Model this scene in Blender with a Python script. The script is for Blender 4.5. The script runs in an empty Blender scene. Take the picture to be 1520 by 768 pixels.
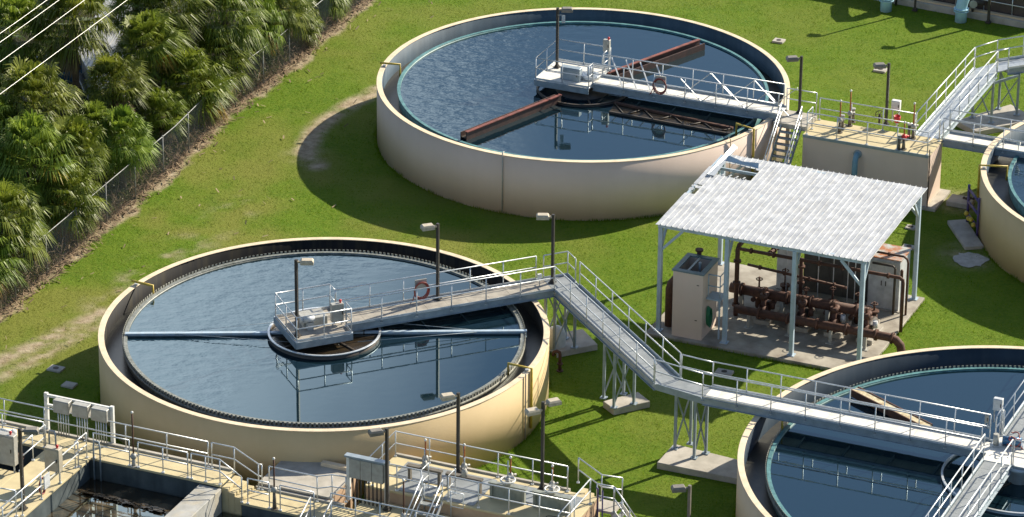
import bpy, math, random
import numpy as np
from mathutils import Vector, Matrix

random.seed(7)
rng = np.random.default_rng(7)
sc = bpy.context.scene
COL = sc.collection
R = math.radians

# ------------------------------------------------------------------ camera
FPX, PITCH, ROLL, CAMZ = 6000.0, R(24.477), R(0.524), 69.578 + 2.777
YOFF = 160.0
cR, sR, cP, sP = math.cos(ROLL), math.sin(ROLL), math.cos(PITCH), math.sin(PITCH)
FW = Vector((0, cP, -sP)); UP0 = Vector((0, sP, cP)); RT0 = Vector((1, 0, 0))
RT = RT0 * cR + UP0 * sR
UP = -RT0 * sR + UP0 * cR
CAM = Vector((0, -YOFF, CAMZ))
cd = bpy.data.cameras.new('camera')
cam = bpy.data.objects.new('camera', cd); COL.objects.link(cam)
cd.sensor_width = 36.0; cd.lens = FPX / 1520 * 36.0; cd.clip_end = 3000; cd.clip_start = 1
cam.matrix_world = Matrix(((RT.x, UP.x, -FW.x, CAM.x), (RT.y, UP.y, -FW.y, CAM.y), (RT.z, UP.z, -FW.z, CAM.z), (0, 0, 0, 1)))
sc.camera = cam

# ------------------------------------------------------------------ light
SUN_AZ, SUN_EL = R(36), R(32.5)          # azimuth counted from +X towards +Y
w = bpy.data.worlds.new('World'); sc.world = w; w.use_nodes = True
nt = w.node_tree
bg = nt.nodes['Background']
sky = nt.nodes.new('ShaderNodeTexSky'); sky.sky_type = 'NISHITA'; sky.sun_disc = False
sky.sun_elevation = SUN_EL; sky.sun_rotation = math.pi / 2 - SUN_AZ
sky.air_density = 1.0; sky.dust_density = 0.6; sky.ozone_density = 1.0
# a pale cloud bank stands in the sky to the left of the far view, thinner cloud elsewhere
wtc = nt.nodes.new('ShaderNodeTexCoord'); wsx = nt.nodes.new('ShaderNodeSeparateXYZ'); nt.links.new(wtc.outputs['Generated'], wsx.inputs[0])
def wmath(op, a, b=None, c=None):
    n = nt.nodes.new('ShaderNodeMath'); n.operation = op
    for i, q in enumerate((a, b, c)):
        if q is None: continue
        if isinstance(q, (int, float)): n.inputs[i].default_value = q
        else: nt.links.new(q, n.inputs[i])
    return n.outputs[0]
waz = wmath('ARCTAN2', wsx.outputs[0], wsx.outputs[1])
wn = nt.nodes.new('ShaderNodeTexNoise'); wn.inputs['Scale'].default_value = 7.0; wn.inputs['Detail'].default_value = 6; nt.links.new(wtc.outputs['Generated'], wn.inputs['Vector'])
wm = nt.nodes.new('ShaderNodeMapRange'); wm.interpolation_type = 'SMOOTHSTEP'
nt.links.new(wmath('MULTIPLY_ADD', wn.outputs[0], 0.16, wmath('MULTIPLY', waz, -1.0)), wm.inputs[0])
wm.inputs[1].default_value = 0.085; wm.inputs[2].default_value = 0.185
wlow = nt.nodes.new('ShaderNodeMapRange'); nt.links.new(waz, wlow.inputs[0]); wlow.inputs[1].default_value = -.62; wlow.inputs[2].default_value = -.34   # bank ends farther left
wel = nt.nodes.new('ShaderNodeMapRange'); nt.links.new(wsx.outputs[2], wel.inputs[0]); wel.inputs[1].default_value = .75; wel.inputs[2].default_value = .50
wfac = wmath('MULTIPLY', wmath('MULTIPLY', wm.outputs[0], wlow.outputs[0]), wel.outputs[0])
wmix = nt.nodes.new('ShaderNodeMix'); wmix.data_type = 'RGBA'; nt.links.new(wfac, wmix.inputs[0]); nt.links.new(sky.outputs[0], wmix.inputs[6]); wmix.inputs[7].default_value = (14.5, 15.5, 16.5, 1)
nt.links.new(wmix.outputs[2], bg.inputs[0]); bg.inputs[1].default_value = 0.08
sd = bpy.data.lights.new('sun', 'SUN'); sd.energy = 5.0; sd.angle = R(0.55); sd.color = (1.0, 0.90, 0.73)
so = bpy.data.objects.new('sun', sd); COL.objects.link(so)
sdir = Vector((math.cos(SUN_EL) * math.cos(SUN_AZ), math.cos(SUN_EL) * math.sin(SUN_AZ), math.sin(SUN_EL)))
so.rotation_euler = sdir.to_track_quat('Z', 'Y').to_euler(); so.location = (40, 30, 60)
sc.view_settings.view_transform = 'Standard'; sc.view_settings.look = 'None'
sc.view_settings.exposure = 0.85; sc.view_settings.gamma = 1.0; sc.view_settings.use_curve_mapping = False

# ------------------------------------------------------------------ helpers
def P(u, v, z):
    """point at real height z seen at photo position (u, v)"""
    x, y = u - 760.0, 384.0 - v
    d = RT * x + UP * y + FW * FPX
    t = (CAM.z - z) / -d.z
    return CAM + d * t
C23, S23 = math.cos(R(23)), math.sin(R(23))
def E(a, b, z=0.0):
    """plant grid: a runs right/toward the viewer, b away"""
    return Vector((a * C23 + b * S23, -a * S23 + b * C23, z))
def toE(p): return p.x * C23 - p.y * S23, p.x * S23 + p.y * C23
GRID = -R(23)

ORG = {}
def thing(name, label, cat, loc=(0, 0, 0), group=None, rotz=0.0):
    o = bpy.data.objects.new(name, None); COL.objects.link(o)
    o.location = loc; o.rotation_euler = (0, 0, rotz); o.empty_display_size = .3
    tag(o, label, cat, group); ORG[o] = Vector(loc)
    return o
def tag(o, label, cat, group=None):
    o['label'] = label; o['category'] = cat
    if group: o['group'] = group
    return o
def kind(o, k): o['kind'] = k; return o

class MB:
    def __init__(s): s.v = []; s.f = []; s.sm = []
    def add(s, vs, fs, smooth=False):
        n = len(s.v); s.v += [tuple(v) for v in vs]; s.f += [tuple(i + n for i in f) for f in fs]; s.sm += [smooth] * len(fs)
        return s
    def box(s, c, size, rot=0.0):
        x, y, z = size[0] / 2, size[1] / 2, size[2] / 2; ca, sa = math.cos(rot), math.sin(rot)
        vs = []
        for k in (-z, z):
            for i, j in ((-x, -y), (x, -y), (x, y), (-x, y)):
                vs.append((c[0] + i * ca - j * sa, c[1] + i * sa + j * ca, c[2] + k))
        return s.add(vs, [(3, 2, 1, 0), (4, 5, 6, 7), (0, 1, 5, 4), (1, 2, 6, 5), (2, 3, 7, 6), (3, 0, 4, 7)])
    def ebox(s, a0, a1, b0, b1, z0, z1):
        vs = [E(a, b, z) for z in (z0, z1) for a, b in ((a0, b0), (a1, b0), (a1, b1), (a0, b1))]
        return s.add(vs, [(3, 2, 1, 0), (4, 5, 6, 7), (0, 1, 5, 4), (1, 2, 6, 5), (2, 3, 7, 6), (3, 0, 4, 7)])
    def prism(s, poly, z0, z1):
        n = len(poly); vs = [(p[0], p[1], z0) for p in poly] + [(p[0], p[1], z1) for p in poly]
        fs = [tuple(range(n - 1, -1, -1)), tuple(range(n, 2 * n))] + [(i, (i + 1) % n, n + (i + 1) % n, n + i) for i in range(n)]
        return s.add(vs, fs)
    def bar(s, p, q, w, h, up=(0, 0, 1)):
        p, q = Vector(p), Vector(q); d = (q - p).normalized(); u = Vector(up)
        if abs(d.dot(u)) > .99: u = Vector((C23, -S23, 0))
        sd_ = d.cross(u).normalized(); u2 = sd_.cross(d).normalized()
        vs = [c + sd_ * (i * w / 2) + u2 * (j * h / 2) for c in (p, q) for i, j in ((-1, -1), (1, -1), (1, 1), (-1, 1))]
        return s.add(vs, [(3, 2, 1, 0), (4, 5, 6, 7), (0, 1, 5, 4), (1, 2, 6, 5), (2, 3, 7, 6), (3, 0, 4, 7)])
    def tube(s, pts, r, n=8, cap=True):
        pts = [Vector(p) for p in pts]; rr = r if isinstance(r, (list, tuple)) else [r] * len(pts)
        vs = []; prev = None
        for i, p in enumerate(pts):
            d = (pts[min(i + 1, len(pts) - 1)] - pts[max(i - 1, 0)]).normalized()
            if prev is None:
                a = Vector((0, 0, 1)) if abs(d.z) < .9 else Vector((1, 0, 0))
                u = d.cross(a).normalized()
            else:
                u = (prev - d * prev.dot(d)).normalized()
            prev = u; v = d.cross(u)
            for k in range(n):
                t = 2 * math.pi * k / n
                vs.append(p + (u * math.cos(t) + v * math.sin(t)) * rr[i])
        fs = [(i * n + k, i * n + (k + 1) % n, (i + 1) * n + (k + 1) % n, (i + 1) * n + k) for i in range(len(pts) - 1) for k in range(n)]
        s.add(vs, fs, True)
        if cap:
            m = len(s.v) - len(vs)
            s.f += [tuple(m + k for k in range(n - 1, -1, -1)), tuple(m + (len(pts) - 1) * n + k for k in range(n))]; s.sm += [False, False]
        return s
    def lathe(s, c, prof, n=24, a0=0.0, a1=2 * math.pi):
        full = abs(a1 - a0 - 2 * math.pi) < 1e-6; m = n if full else n + 1; vs = []
        for k in range(m):
            t = a0 + (a1 - a0) * k / n
            vs += [(c[0] + r * math.cos(t), c[1] + r * math.sin(t), c[2] + z) for r, z in prof]
        L = len(prof)
        fs = [(k * L + i, ((k + 1) % m) * L + i, ((k + 1) % m) * L + i + 1, k * L + i + 1) for k in range(n) for i in range(L - 1)]
        return s.add(vs, fs, True)
    def ring(s, c, r0, r1, z0, z1, n=160):
        """closed ring of rectangular section"""
        vs = []
        for k in range(n):
            t = 2 * math.pi * k / n; x, y = math.cos(t), math.sin(t)
            vs += [(c[0] + r * x, c[1] + r * y, z) for r, z in ((r1, z0), (r1, z1), (r0, z1), (r0, z0))]
        fs = []
        for k in range(n):
            a, b = k * 4, ((k + 1) % n) * 4
            fs += [(a + i, b + i, b + (i + 1) % 4, a + (i + 1) % 4) for i in range(4)]
        m = len(s.v); s.add(vs, fs)
        for j in range(len(fs)):
            if j % 2 == 0: s.sm[-len(fs) + j] = True
        return s
    def disc(s, c, r, z, n=96):
        return s.add([(c[0] + r * math.cos(2 * math.pi * k / n), c[1] + r * math.sin(2 * math.pi * k / n), z) for k in range(n)], [tuple(range(n))])
    def ball(s, c, r, n=8, sz=1.0):
        prof = [(max(1e-4, r * math.sin(math.pi * i / n)), -r * sz * math.cos(math.pi * i / n)) for i in range(n + 1)]
        return s.lathe(c, prof, n * 2)
    def build(s, name, mat, parent=None, bevel=0.0, origin=None):
        me = bpy.data.meshes.new(name); org = ORG.get(parent, Vector((0, 0, 0))) if parent else Vector(origin or (0, 0, 0))
        me.from_pydata([(v[0] - org.x, v[1] - org.y, v[2] - org.z) for v in s.v], [], s.f)
        me.polygons.foreach_set('use_smooth', s.sm); me.materials.append(mat); me.validate(); me.update()
        o = bpy.data.objects.new(name, me); COL.objects.link(o)
        if parent: o.parent = parent
        else: o.location = org
        ORG[o] = org
        if bevel:
            b = o.modifiers.new('bevel', 'BEVEL'); b.width = bevel; b.segments = 1; b.limit_method = 'ANGLE'
        return o

def copy_tree(o, parent=None):
    c = o.copy(); COL.objects.link(c)
    if parent: c.parent = parent
    for ch in list(o.children): copy_tree(ch, c)
    return c

# ------------------------------------------------------------------ materials
def mat(name, col, rough=.7, metal=0.0, col2=None, scale=3.0, amt=1.0, bump=0.0, bscale=None, spec=.5, detail=6, stretch=None, ramp=(.35, .65), streak=None):
    m = bpy.data.materials.new(name); m.use_nodes = True; N = m.node_tree.nodes; L = m.node_tree.links
    b = N['Principled BSDF']; b.inputs['Roughness'].default_value = rough; b.inputs['Metallic'].default_value = metal
    b.inputs['Specular IOR Level'].default_value = spec
    b.inputs['Base Color'].default_value = (*col, 1)
    tc = N.new('ShaderNodeTexCoord'); src = tc.outputs['Object']
    if stretch:
        mp = N.new('ShaderNodeMapping'); mp.inputs['Scale'].default_value = stretch; L.new(src, mp.inputs[0]); src2 = mp.outputs[0]
    else: src2 = src
    out = None
    if col2:
        nz = N.new('ShaderNodeTexNoise'); nz.inputs['Scale'].default_value = scale; nz.inputs['Detail'].default_value = detail; nz.inputs['Roughness'].default_value = .6
        L.new(src2, nz.inputs['Vector'])
        rp = N.new('ShaderNodeValToRGB'); rp.color_ramp.elements[0].position = ramp[0]; rp.color_ramp.elements[1].position = ramp[1]
        rp.color_ramp.elements[0].color = (*col, 1)
        rp.color_ramp.elements[1].color = (*[c * (1 - amt) + d * amt for c, d in zip(col, col2)], 1)
        L.new(nz.outputs[0], rp.inputs[0]); out = rp.outputs[0]
    if streak:   # vertical run-off streaks: (colour, strength, scale)
        mp = N.new('ShaderNodeMapping'); mp.inputs['Scale'].default_value = (streak[2], streak[2], streak[2] * .06); L.new(src, mp.inputs[0])
        nz = N.new('ShaderNodeTexNoise'); nz.inputs['Scale'].default_value = 1.0; nz.inputs['Detail'].default_value = 8; L.new(mp.outputs[0], nz.inputs['Vector'])
        mr = N.new('ShaderNodeMapRange'); mr.inputs[1].default_value = .45; mr.inputs[2].default_value = .75; mr.inputs[4].default_value = streak[1]
        L.new(nz.outputs[0], mr.inputs[0])
        mx = N.new('ShaderNodeMix'); mx.data_type = 'RGBA'; L.new(mr.outputs[0], mx.inputs[0])
        if out: L.new(out, mx.inputs[6])
        else: mx.inputs[6].default_value = (*col, 1)
        mx.inputs[7].default_value = (*streak[0], 1); out = mx.outputs[2]
    if out: L.new(out, b.inputs['Base Color'])
    if bump:
        nz = N.new('ShaderNodeTexNoise'); nz.inputs['Scale'].default_value = bscale or scale * 6; nz.inputs['Detail'].default_value = 4
        L.new(src2, nz.inputs['Vector'])
        bp = N.new('ShaderNodeBump'); bp.inputs['Strength'].default_value = 1.0; bp.inputs['Distance'].default_value = bump
        L.new(nz.outputs[0], bp.inputs['Height']); L.new(bp.outputs[0], b.inputs['Normal'])
    return m

M = {}
M['cream'] = mat('cream_paint', (.60, .47, .32), .75, col2=(.55, .42, .28), scale=.5, bump=.003, bscale=20, streak=((.42, .32, .21), .2, 2.2))
M['cream_pink'] = mat('pinkish_cream_paint', (.66, .53, .45), .75, col2=(.62, .495, .415), scale=.5, bump=.003, bscale=20, streak=((.48, .38, .30), .12, 2.0))
M['cream_gold'] = mat('golden_cream_paint', (.60, .455, .25), .75, col2=(.55, .415, .22), scale=.45, bump=.003, bscale=20, streak=((.44, .32, .17), .12, 1.8))  # cream yellowed to hold warm bounce light in the wall colour
M['coping'] = mat('coping_concrete', (.72, .60, .43), .8, col2=(.58, .47, .33), scale=2.2, bump=.004, streak=None)  # wall cream made lighter, sunlight on the rim top put in the colour
M['peach'] = mat('peach_wall', (.52, .36, .24), .8, col2=(.42, .29, .19), scale=1.5, bump=.004)
M['lin_blue'] = mat('blue_grey_lining', (.065, .10, .135), .55, col2=(.05, .075, .10), scale=.7, spec=.12, streak=((.13, .17, .20), .3, 3.0))
M['lin_navy'] = mat('dark_navy_lining', (.030, .050, .075), .6, col2=(.022, .038, .058), scale=.7, spec=.12, streak=((.06, .08, .10), .3, 3.0))  # blue grey lining darkened, shade of the inner wall put in the colour
M['lin_black'] = mat('dark_algae_lining', (.016, .017, .019), .6, col2=(.011, .011, .012), scale=.9, spec=.1, streak=((.10, .085, .045), .3, 4.0))
M['gutter'] = mat('wet_gutter', (.012, .014, .015), .35, col2=(.03, .03, .025), scale=3)
M['weir_teal'] = mat('teal_weir', (.10, .25, .26), .5, col2=(.05, .14, .15), scale=4)
M['weir_grey'] = mat('grey_weir', (.24, .25, .23), .5, col2=(.12, .13, .11), scale=5)
M['weir_pale'] = mat('pale_weir_teeth', (.42, .42, .36), .6, col2=(.2, .2, .16), scale=9)
M['steel'] = mat('galvanised_steel', (.50, .53, .55), .42, .55, col2=(.38, .41, .43), scale=4, bump=.0005)
M['alu'] = mat('aluminium_rail', (.66, .69, .71), .38, .5, col2=(.52, .55, .57), scale=6)
M['steelblue'] = mat('blue_grey_steel', (.30, .36, .41), .45, .2, col2=(.22, .27, .31), scale=3, bump=.0006)
M['shedsteel'] = mat('pale_blue_painted_steel', (.42, .53, .63), .5, .1, col2=(.34, .43, .51), scale=3, streak=((.34, .28, .2), .3, 6))
M['deck_pale'] = mat('pale_deck', (.74, .72, .66), .75, col2=(.58, .56, .51), scale=2.5, bump=.003)
M['deck_brown'] = mat('weathered_deck', (.36, .33, .28), .8, col2=(.25, .23, .20), scale=2.5, bump=.003)
M['concrete'] = mat('platform_concrete', (.57, .49, .29), .85, col2=(.42, .35, .21), scale=1.4, bump=.004, ramp=(.3, .75))
M['concrete_pad'] = mat('pad_concrete', (.45, .42, .37), .9, col2=(.32, .30, .26), scale=1.6, bump=.005)
M['concrete_wet'] = mat('basin_wall_concrete', (.085, .105, .11), .75, col2=(.04, .055, .06), scale=1.1, bump=.004, streak=((.03, .04, .045), .8, 2.5))
M['concrete_grey'] = mat('grey_concrete', (.40, .40, .38), .85, col2=(.27, .27, .25), scale=1.3, bump=.005, streak=((.45, .36, .2), .4, 3))
M['rim_teal'] = mat('dull_teal_rim', (.15, .22, .24), .55, col2=(.10, .15, .17), scale=3)
M['rust'] = mat('rusty_iron', (.115, .050, .030), .75, col2=(.06, .028, .020), scale=5, bump=.003)
M['rust_red'] = mat('red_brown_beam', (.24, .065, .045), .7, col2=(.11, .035, .028), scale=3, bump=.003)
M['beam_dark'] = mat('dark_red_iron', (.075, .035, .028), .7, col2=(.04, .025, .022), scale=3, bump=.003)
M['darkiron'] = mat('dark_iron', (.035, .032, .03), .6, col2=(.07, .05, .035), scale=4, bump=.003)
M['bronze'] = mat('dark_bronze_pole', (.055, .05, .045), .5, .2, col2=(.035, .032, .03), scale=4)
M['lamphead'] = mat('lamp_housing', (.22, .20, .17), .5, .1, col2=(.16, .145, .125), scale=5)
M['lamphead_pale'] = mat('faded_lamp_housing', (.50, .44, .34), .55, .05, col2=(.38, .33, .25), scale=6)  # lighter copy of the housing, sunlight on the heads put in the colour
M['white'] = mat('white_paint', (.74, .74, .71), .5, col2=(.62, .62, .58), scale=4)
M['greybox'] = mat('grey_enclosure', (.40, .40, .37), .5, .1, col2=(.31, .30, .27), scale=4)
M['beigebox'] = mat('beige_enclosure', (.46, .42, .33), .55, col2=(.36, .32, .24), scale=3)
M['yellow'] = mat('yellow_pipe', (.58, .43, .05), .5, col2=(.40, .28, .04), scale=5)
M['orange'] = mat('orange_stem', (.42, .13, .03), .6, col2=(.28, .08, .02), scale=9)
M['red'] = mat('red_plastic', (.55, .03, .03), .45)
M['blue_pipe'] = mat('light_blue_pipe', (.36, .60, .72), .45, col2=(.29, .50, .61), scale=3)
M['teal_pipe'] = mat('dull_blue_pipe', (.18, .33, .42), .5, col2=(.13, .25, .32), scale=3)
M['black'] = mat('black_rubber', (.02, .02, .02), .6)
M['hose_red'] = mat('red_hose', (.26, .05, .04), .55)
M['hose_green'] = mat('green_hose', (.02, .16, .07), .5)
M['lens'] = mat('lamp_lens', (.05, .055, .06), .2)
M['dark_panel'] = mat('dark_panel', (.10, .095, .08), .5, col2=(.06, .055, .05), scale=2)
M['cab_white'] = mat('pale_cabinet', (.64, .66, .68), .45, .1, col2=(.42, .44, .45), scale=2)
M['rust_top'] = mat('rusted_sheet', (.40, .42, .40), .6, .1, col2=(.36, .12, .03), scale=1.6, ramp=(.42, .56))
M['roof'] = mat('corrugated_roof', (.37, .39, .42), .5, .15, col2=(.58, .595, .61), scale=2.6, bump=.008, bscale=8, ramp=(.36, .74), detail=9, streak=((.27, .27, .27), .45, 2.2))
M['roof_hole'] = mat('roof_underside', (.10, .17, .22), .6)
M['grating'] = mat('steel_grating', (.30, .32, .33), .55, .3, col2=(.22, .24, .25), scale=2.0, bump=.002, bscale=60)
M['wood_foam'] = mat('foam_crusted_trough', (.62, .56, .38), .85, col2=(.34, .26, .14), scale=5, bump=.02, bscale=9)
M['soil'] = mat('bare_soil', (.19, .15, .11), .95, col2=(.10, .08, .055), scale=1.5, bump=.03, bscale=6)
M['white_sand'] = mat('pale_spill', (.46, .45, .43), .95, col2=(.33, .32, .29), scale=3, bump=.01)
M['wire'] = mat('bare_wire', (.70, .69, .65), .4, .3)
M['fence_rail'] = mat('weathered_fence_pipe', (.28, .29, .30), .6, .3, col2=(.17, .17, .17), scale=3)
M['chain'] = mat('chain_link_wire', (.30, .31, .32), .5, .6)
M['purple'] = mat('purple_pipe_paint', (.10, .07, .22), .5, col2=(.07, .05, .15), scale=4)
M['tin'] = mat('tin_roof', (.55, .56, .57), .55, .15, col2=(.40, .40, .40), scale=1.5, streak=((.33, .28, .22), .35, 2))
M['shed_grey'] = mat('grey_boards', (.22, .21, .22), .8, col2=(.15, .145, .15), scale=2, stretch=(6, 6, .5))
M['brown_wall'] = mat('dark_brown_wall', (.085, .065, .055), .8, col2=(.055, .042, .036), scale=2)
M['car_blue'] = mat('blue_car_paint', (.03, .12, .25), .25, .2)
M['glass'] = mat('car_glass', (.02, .025, .03), .08)
M['sludge'] = mat('dark_sludge', (.040, .028, .014), .2, col2=(.02, .016, .012), scale=1.5, bump=.01)
M['frame_brown'] = mat('brown_grey_channel', (.17, .15, .12), .6, .2, col2=(.11, .095, .075), scale=5)
M['gate_panel'] = mat('slide_gate_plate', (.30, .32, .28), .45, .25, col2=(.21, .22, .19), scale=3)

def water_mat(name, deep, calm_dir, rip=.02, lo=.0, foam=None):
    m = bpy.data.materials.new(name); m.use_nodes = True; N = m.node_tree.nodes; L = m.node_tree.links
    b = N['Principled BSDF']; b.inputs['Base Color'].default_value = (*deep, 1); b.inputs['Roughness'].default_value = .03; b.inputs['IOR'].default_value = 2.0; b.inputs['Specular Tint'].default_value = (.52, .84, 1, 1)
    tc = N.new('ShaderNodeTexCoord')
    mp = N.new('ShaderNodeMapping'); mp.inputs['Rotation'].default_value = (0, 0, R(25)); mp.inputs['Scale'].default_value = (1.0, 2.0, 1); L.new(tc.outputs['Object'], mp.inputs[0])
    n1 = N.new('ShaderNodeTexNoise'); n1.inputs['Scale'].default_value = 1.15; n1.inputs['Detail'].default_value = 3; n1.inputs['Roughness'].default_value = .55; L.new(mp.outputs[0], n1.inputs['Vector'])
    # ripples grow across the tank (wind side), calm elsewhere
    vm = N.new('ShaderNodeVectorMath'); vm.operation = 'DOT_PRODUCT'; L.new(tc.outputs['Object'], vm.inputs[0]); vm.inputs[1].default_value = calm_dir
    nb = N.new('ShaderNodeTexNoise'); nb.inputs['Scale'].default_value = .32; L.new(tc.outputs['Object'], nb.inputs['Vector'])
    ad = N.new('ShaderNodeMath'); ad.operation = 'MULTIPLY_ADD'; L.new(nb.outputs[0], ad.inputs[0]); ad.inputs[1].default_value = 1.2; L.new(vm.outputs['Value'], ad.inputs[2])
    mr = N.new('ShaderNodeMapRange'); mr.interpolation_type = 'SMOOTHSTEP'; mr.inputs[1].default_value = .5; mr.inputs[2].default_value = 1.05; mr.inputs[3].default_value = lo; mr.inputs[4].default_value = rip
    L.new(ad.outputs[0], mr.inputs[0])
    bp = N.new('ShaderNodeBump'); bp.inputs['Strength'].default_value = 1.0; L.new(mr.outputs[0], bp.inputs['Distance']); L.new(n1.outputs[0], bp.inputs['Height'])
    L.new(bp.outputs[0], b.inputs['Normal'])
    if foam:
        nf = N.new('ShaderNodeTexNoise'); nf.inputs['Scale'].default_value = 1.1; nf.inputs['Detail'].default_value = 8; L.new(tc.outputs['Object'], nf.inputs['Vector'])
        rp = N.new('ShaderNodeValToRGB'); rp.color_ramp.elements[0].position = .5; rp.color_ramp.elements[1].position = .68
        rp.color_ramp.elements[0].color = (*deep, 1); rp.color_ramp.elements[1].color = (*foam, 1)
        L.new(nf.outputs[0], rp.inputs[0]); L.new(rp.outputs[0], b.inputs['Base Color'])
    return m
W1 = water_mat('tank_water', (.0045, .014, .021), (-.11, .05, 0), .026, .0008)
W2 = water_mat('tank_water_rippled', (.0045, .014, .021), (-.07, .03, 0), .022, .0022)
W3 = water_mat('tank_water_calm', (.0045, .014, .021), (0, 0, 0), .002, .001)
WD = water_mat('dirty_basin_water', (.030, .022, .012), (0, 0, 0), .006, .002, foam=(.13, .10, .06))

# ------------------------------------------------------------------ ground
T1C, T2C, T3C, T4C = Vector((-7.475, -14.156, 0)), Vector((3.197, 12.581, 0)), Vector((19.066, -25.631, 0)), Vector((29.95, 1.9, 0))
T1R, T2R, T3R, T4R, TH = 9.0, 9.49, 10.55, 9.5, 2.777
FENCE = [P(u, v, 0) for u, v in ((-40, 495), (8, 460), (96, 385), (181, 312), (262, 243), (339, 165), (415, 108), (468, 62), (519, 20), (575, -32), (640, -90))]

def vnoise(x, y, scale, seed):
    r = np.random.default_rng(seed); G = r.random((256, 256))
    fx, fy = x * scale + 500, y * scale + 500; ix, iy = np.floor(fx).astype(int), np.floor(fy).astype(int); tx, ty = fx - ix, fy - iy
    tx = tx * tx * (3 - 2 * tx); ty = ty * ty * (3 - 2 * ty)
    g = lambda i, j: G[i % 256, j % 256]
    return (g(ix, iy) * (1 - tx) + g(ix + 1, iy) * tx) * (1 - ty) + (g(ix, iy + 1) * (1 - tx) + g(ix + 1, iy + 1) * tx) * ty
def fbm(x, y, s, seed): return sum(vnoise(x, y, s * 2 ** k, seed + k) * .5 ** k for k in range(4)) / 1.875
def seg_dist(x, y, pts):
    d = np.full(x.shape, 1e9)
    for p, q in zip(pts[:-1], pts[1:]):
        ax, ay, bx, by = p.x, p.y, q.x - p.x, q.y - p.y
        t = np.clip(((x - ax) * bx + (y - ay) * by) / (bx * bx + by * by), 0, 1)
        d = np.minimum(d, np.hypot(x - ax - t * bx, y - ay - t * by))
    return d
PATH1 = [P(u, v, 0) for u, v in ((-80, 575), (0, 536), (60, 508), (110, 485), (152, 462))]
PATH1b = [P(u, v, 0) for u, v in ((-80, 600), (10, 555), (60, 530), (110, 500), (150, 480))]
PATH2 = [P(u, v, 0) for u, v in ((565, 132), (520, 155), (470, 190), (452, 225), (470, 245))]
PATH3 = [P(u, v, 0) for u, v in ((150, 470), (170, 430), (215, 400), (290, 360), (360, 300))]
def fence_side(x, y):
    """signed distance to the fence line, positive on the lawn side"""
    d = seg_dist(x, y, FENCE); sgn = np.ones_like(d)
    fx = np.interp(y, [p.y for p in FENCE], [p.x for p in FENCE])
    return np.where(x > fx, d, -d)
def dirt_at(x, y):
    n = fbm(x, y, .9, 11); n2 = fbm(x, y, 2.6, 31)
    a = np.clip(1.25 - seg_dist(x, y, PATH1) / .55, 0, 1) * np.clip(n2 * 2.4 - .2, 0, 1)
    a = np.maximum(a, .8 * np.clip(1.2 - seg_dist(x, y, PATH1b) / .5, 0, 1) * np.clip(n2 * 3 - .8, 0, 1))
    b = np.clip(1.5 - seg_dist(x, y, PATH2) / .5, 0, 1) * np.clip(n * 3.2 - .4, 0, 1)
    c = np.clip(1.0 - seg_dist(x, y, PATH3) / 1.4, 0, 1) * np.clip(n * 4 - 2.0, 0, 1) * .8
    f = fence_side(x, y)
    e = np.clip((.55 + 1.3 * (n - .5) - f) / .3, 0, 1)
    k = np.zeros_like(x)
    for u, v, r in ((455, 230, 1.0), (1425, 298, 1.2), (1440, 380, 1.3), (760, 350, .0)):
        p = P(u, v, 0)
        if r: k = np.maximum(k, np.clip(1.4 - np.hypot(x - p.x, y - p.y) / r, 0, 1) * np.clip(n * 2.4 - .6, 0, 1))
    return np.maximum.reduce([a, b, c, e * .95, k * .7])
def dry_at(x, y):
    n = fbm(x, y, .35, 51)
    left = np.clip((4 - x) / 14, 0, 1)
    near = np.clip(1.2 - seg_dist(x, y, PATH3) / 4.5, 0, 1)
    mid = np.clip(1.2 - seg_dist(x, y, [P(500, 330, 0), P(760, 375, 0), P(960, 350, 0)]) / 2.2, 0, 1) * .8
    return np.clip(np.clip(n * 3.2 - 1.35, 0, 1) * (.35 + .5 * left) + np.maximum(near, mid) * np.clip(n * 3 - .9, 0, 1) * .75, 0, 1) * .62

gx = np.concatenate([[-1500, -400, -120, -60], np.arange(-32, 32.01, .2), [60, 120, 400, 1500]])
gy = np.concatenate([[-400, -120, -60], np.arange(-34, 36.01, .2), [60, 120, 400, 2500]])
X, Y = np.meshgrid(gx, gy); nx_, ny_ = len(gx), len(gy)
Z = (fbm(X, Y, .25, 5) - .5) * .10
Z[(np.abs(X) > 50) | (np.abs(Y) > 50)] = 0
Z -= .03
co = np.stack([X, Y, Z], -1).reshape(-1, 3)
idx = np.arange(nx_ * ny_).reshape(ny_, nx_)
F = np.stack([idx[:-1, :-1], idx[:-1, 1:], idx[1:, 1:], idx[1:, :-1]], -1).reshape(-1, 4)
gm = bpy.data.meshes.new('ground'); gm.from_pydata(co.tolist(), [], F.tolist())
gm.polygons.foreach_set('use_smooth', np.ones(len(F), bool))
for nm, fn in (('dirt', dirt_at), ('dry', dry_at)):
    at = gm.attributes.new(nm, 'FLOAT', 'POINT'); at.data.foreach_set('value', fn(co[:, 0], co[:, 1]).astype(np.float32))
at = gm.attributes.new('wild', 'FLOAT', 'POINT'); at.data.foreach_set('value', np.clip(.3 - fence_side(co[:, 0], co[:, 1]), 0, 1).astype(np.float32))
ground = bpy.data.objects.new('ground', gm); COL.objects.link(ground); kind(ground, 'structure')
m = bpy.data.materials.new('lawn_soil'); m.use_nodes = True; N = m.node_tree.nodes; L = m.node_tree.links; b = N['Principled BSDF']; b.inputs['Roughness'].default_value = .95; b.inputs['Specular IOR Level'].default_value = .15
tc = N.new('ShaderNodeTexCoord')
def attr(nm): a = N.new('ShaderNodeAttribute'); a.attribute_name = nm; return a.outputs['Fac']
def mix(f, c1, c2):
    x = N.new('ShaderNodeMix'); x.data_type = 'RGBA'
    L.new(f, x.inputs[0])
    for i, c in ((6, c1), (7, c2)):
        if isinstance(c, tuple): x.inputs[i].default_value = (*c, 1)
        else: L.new(c, x.inputs[i])
    return x.outputs[2]
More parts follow.
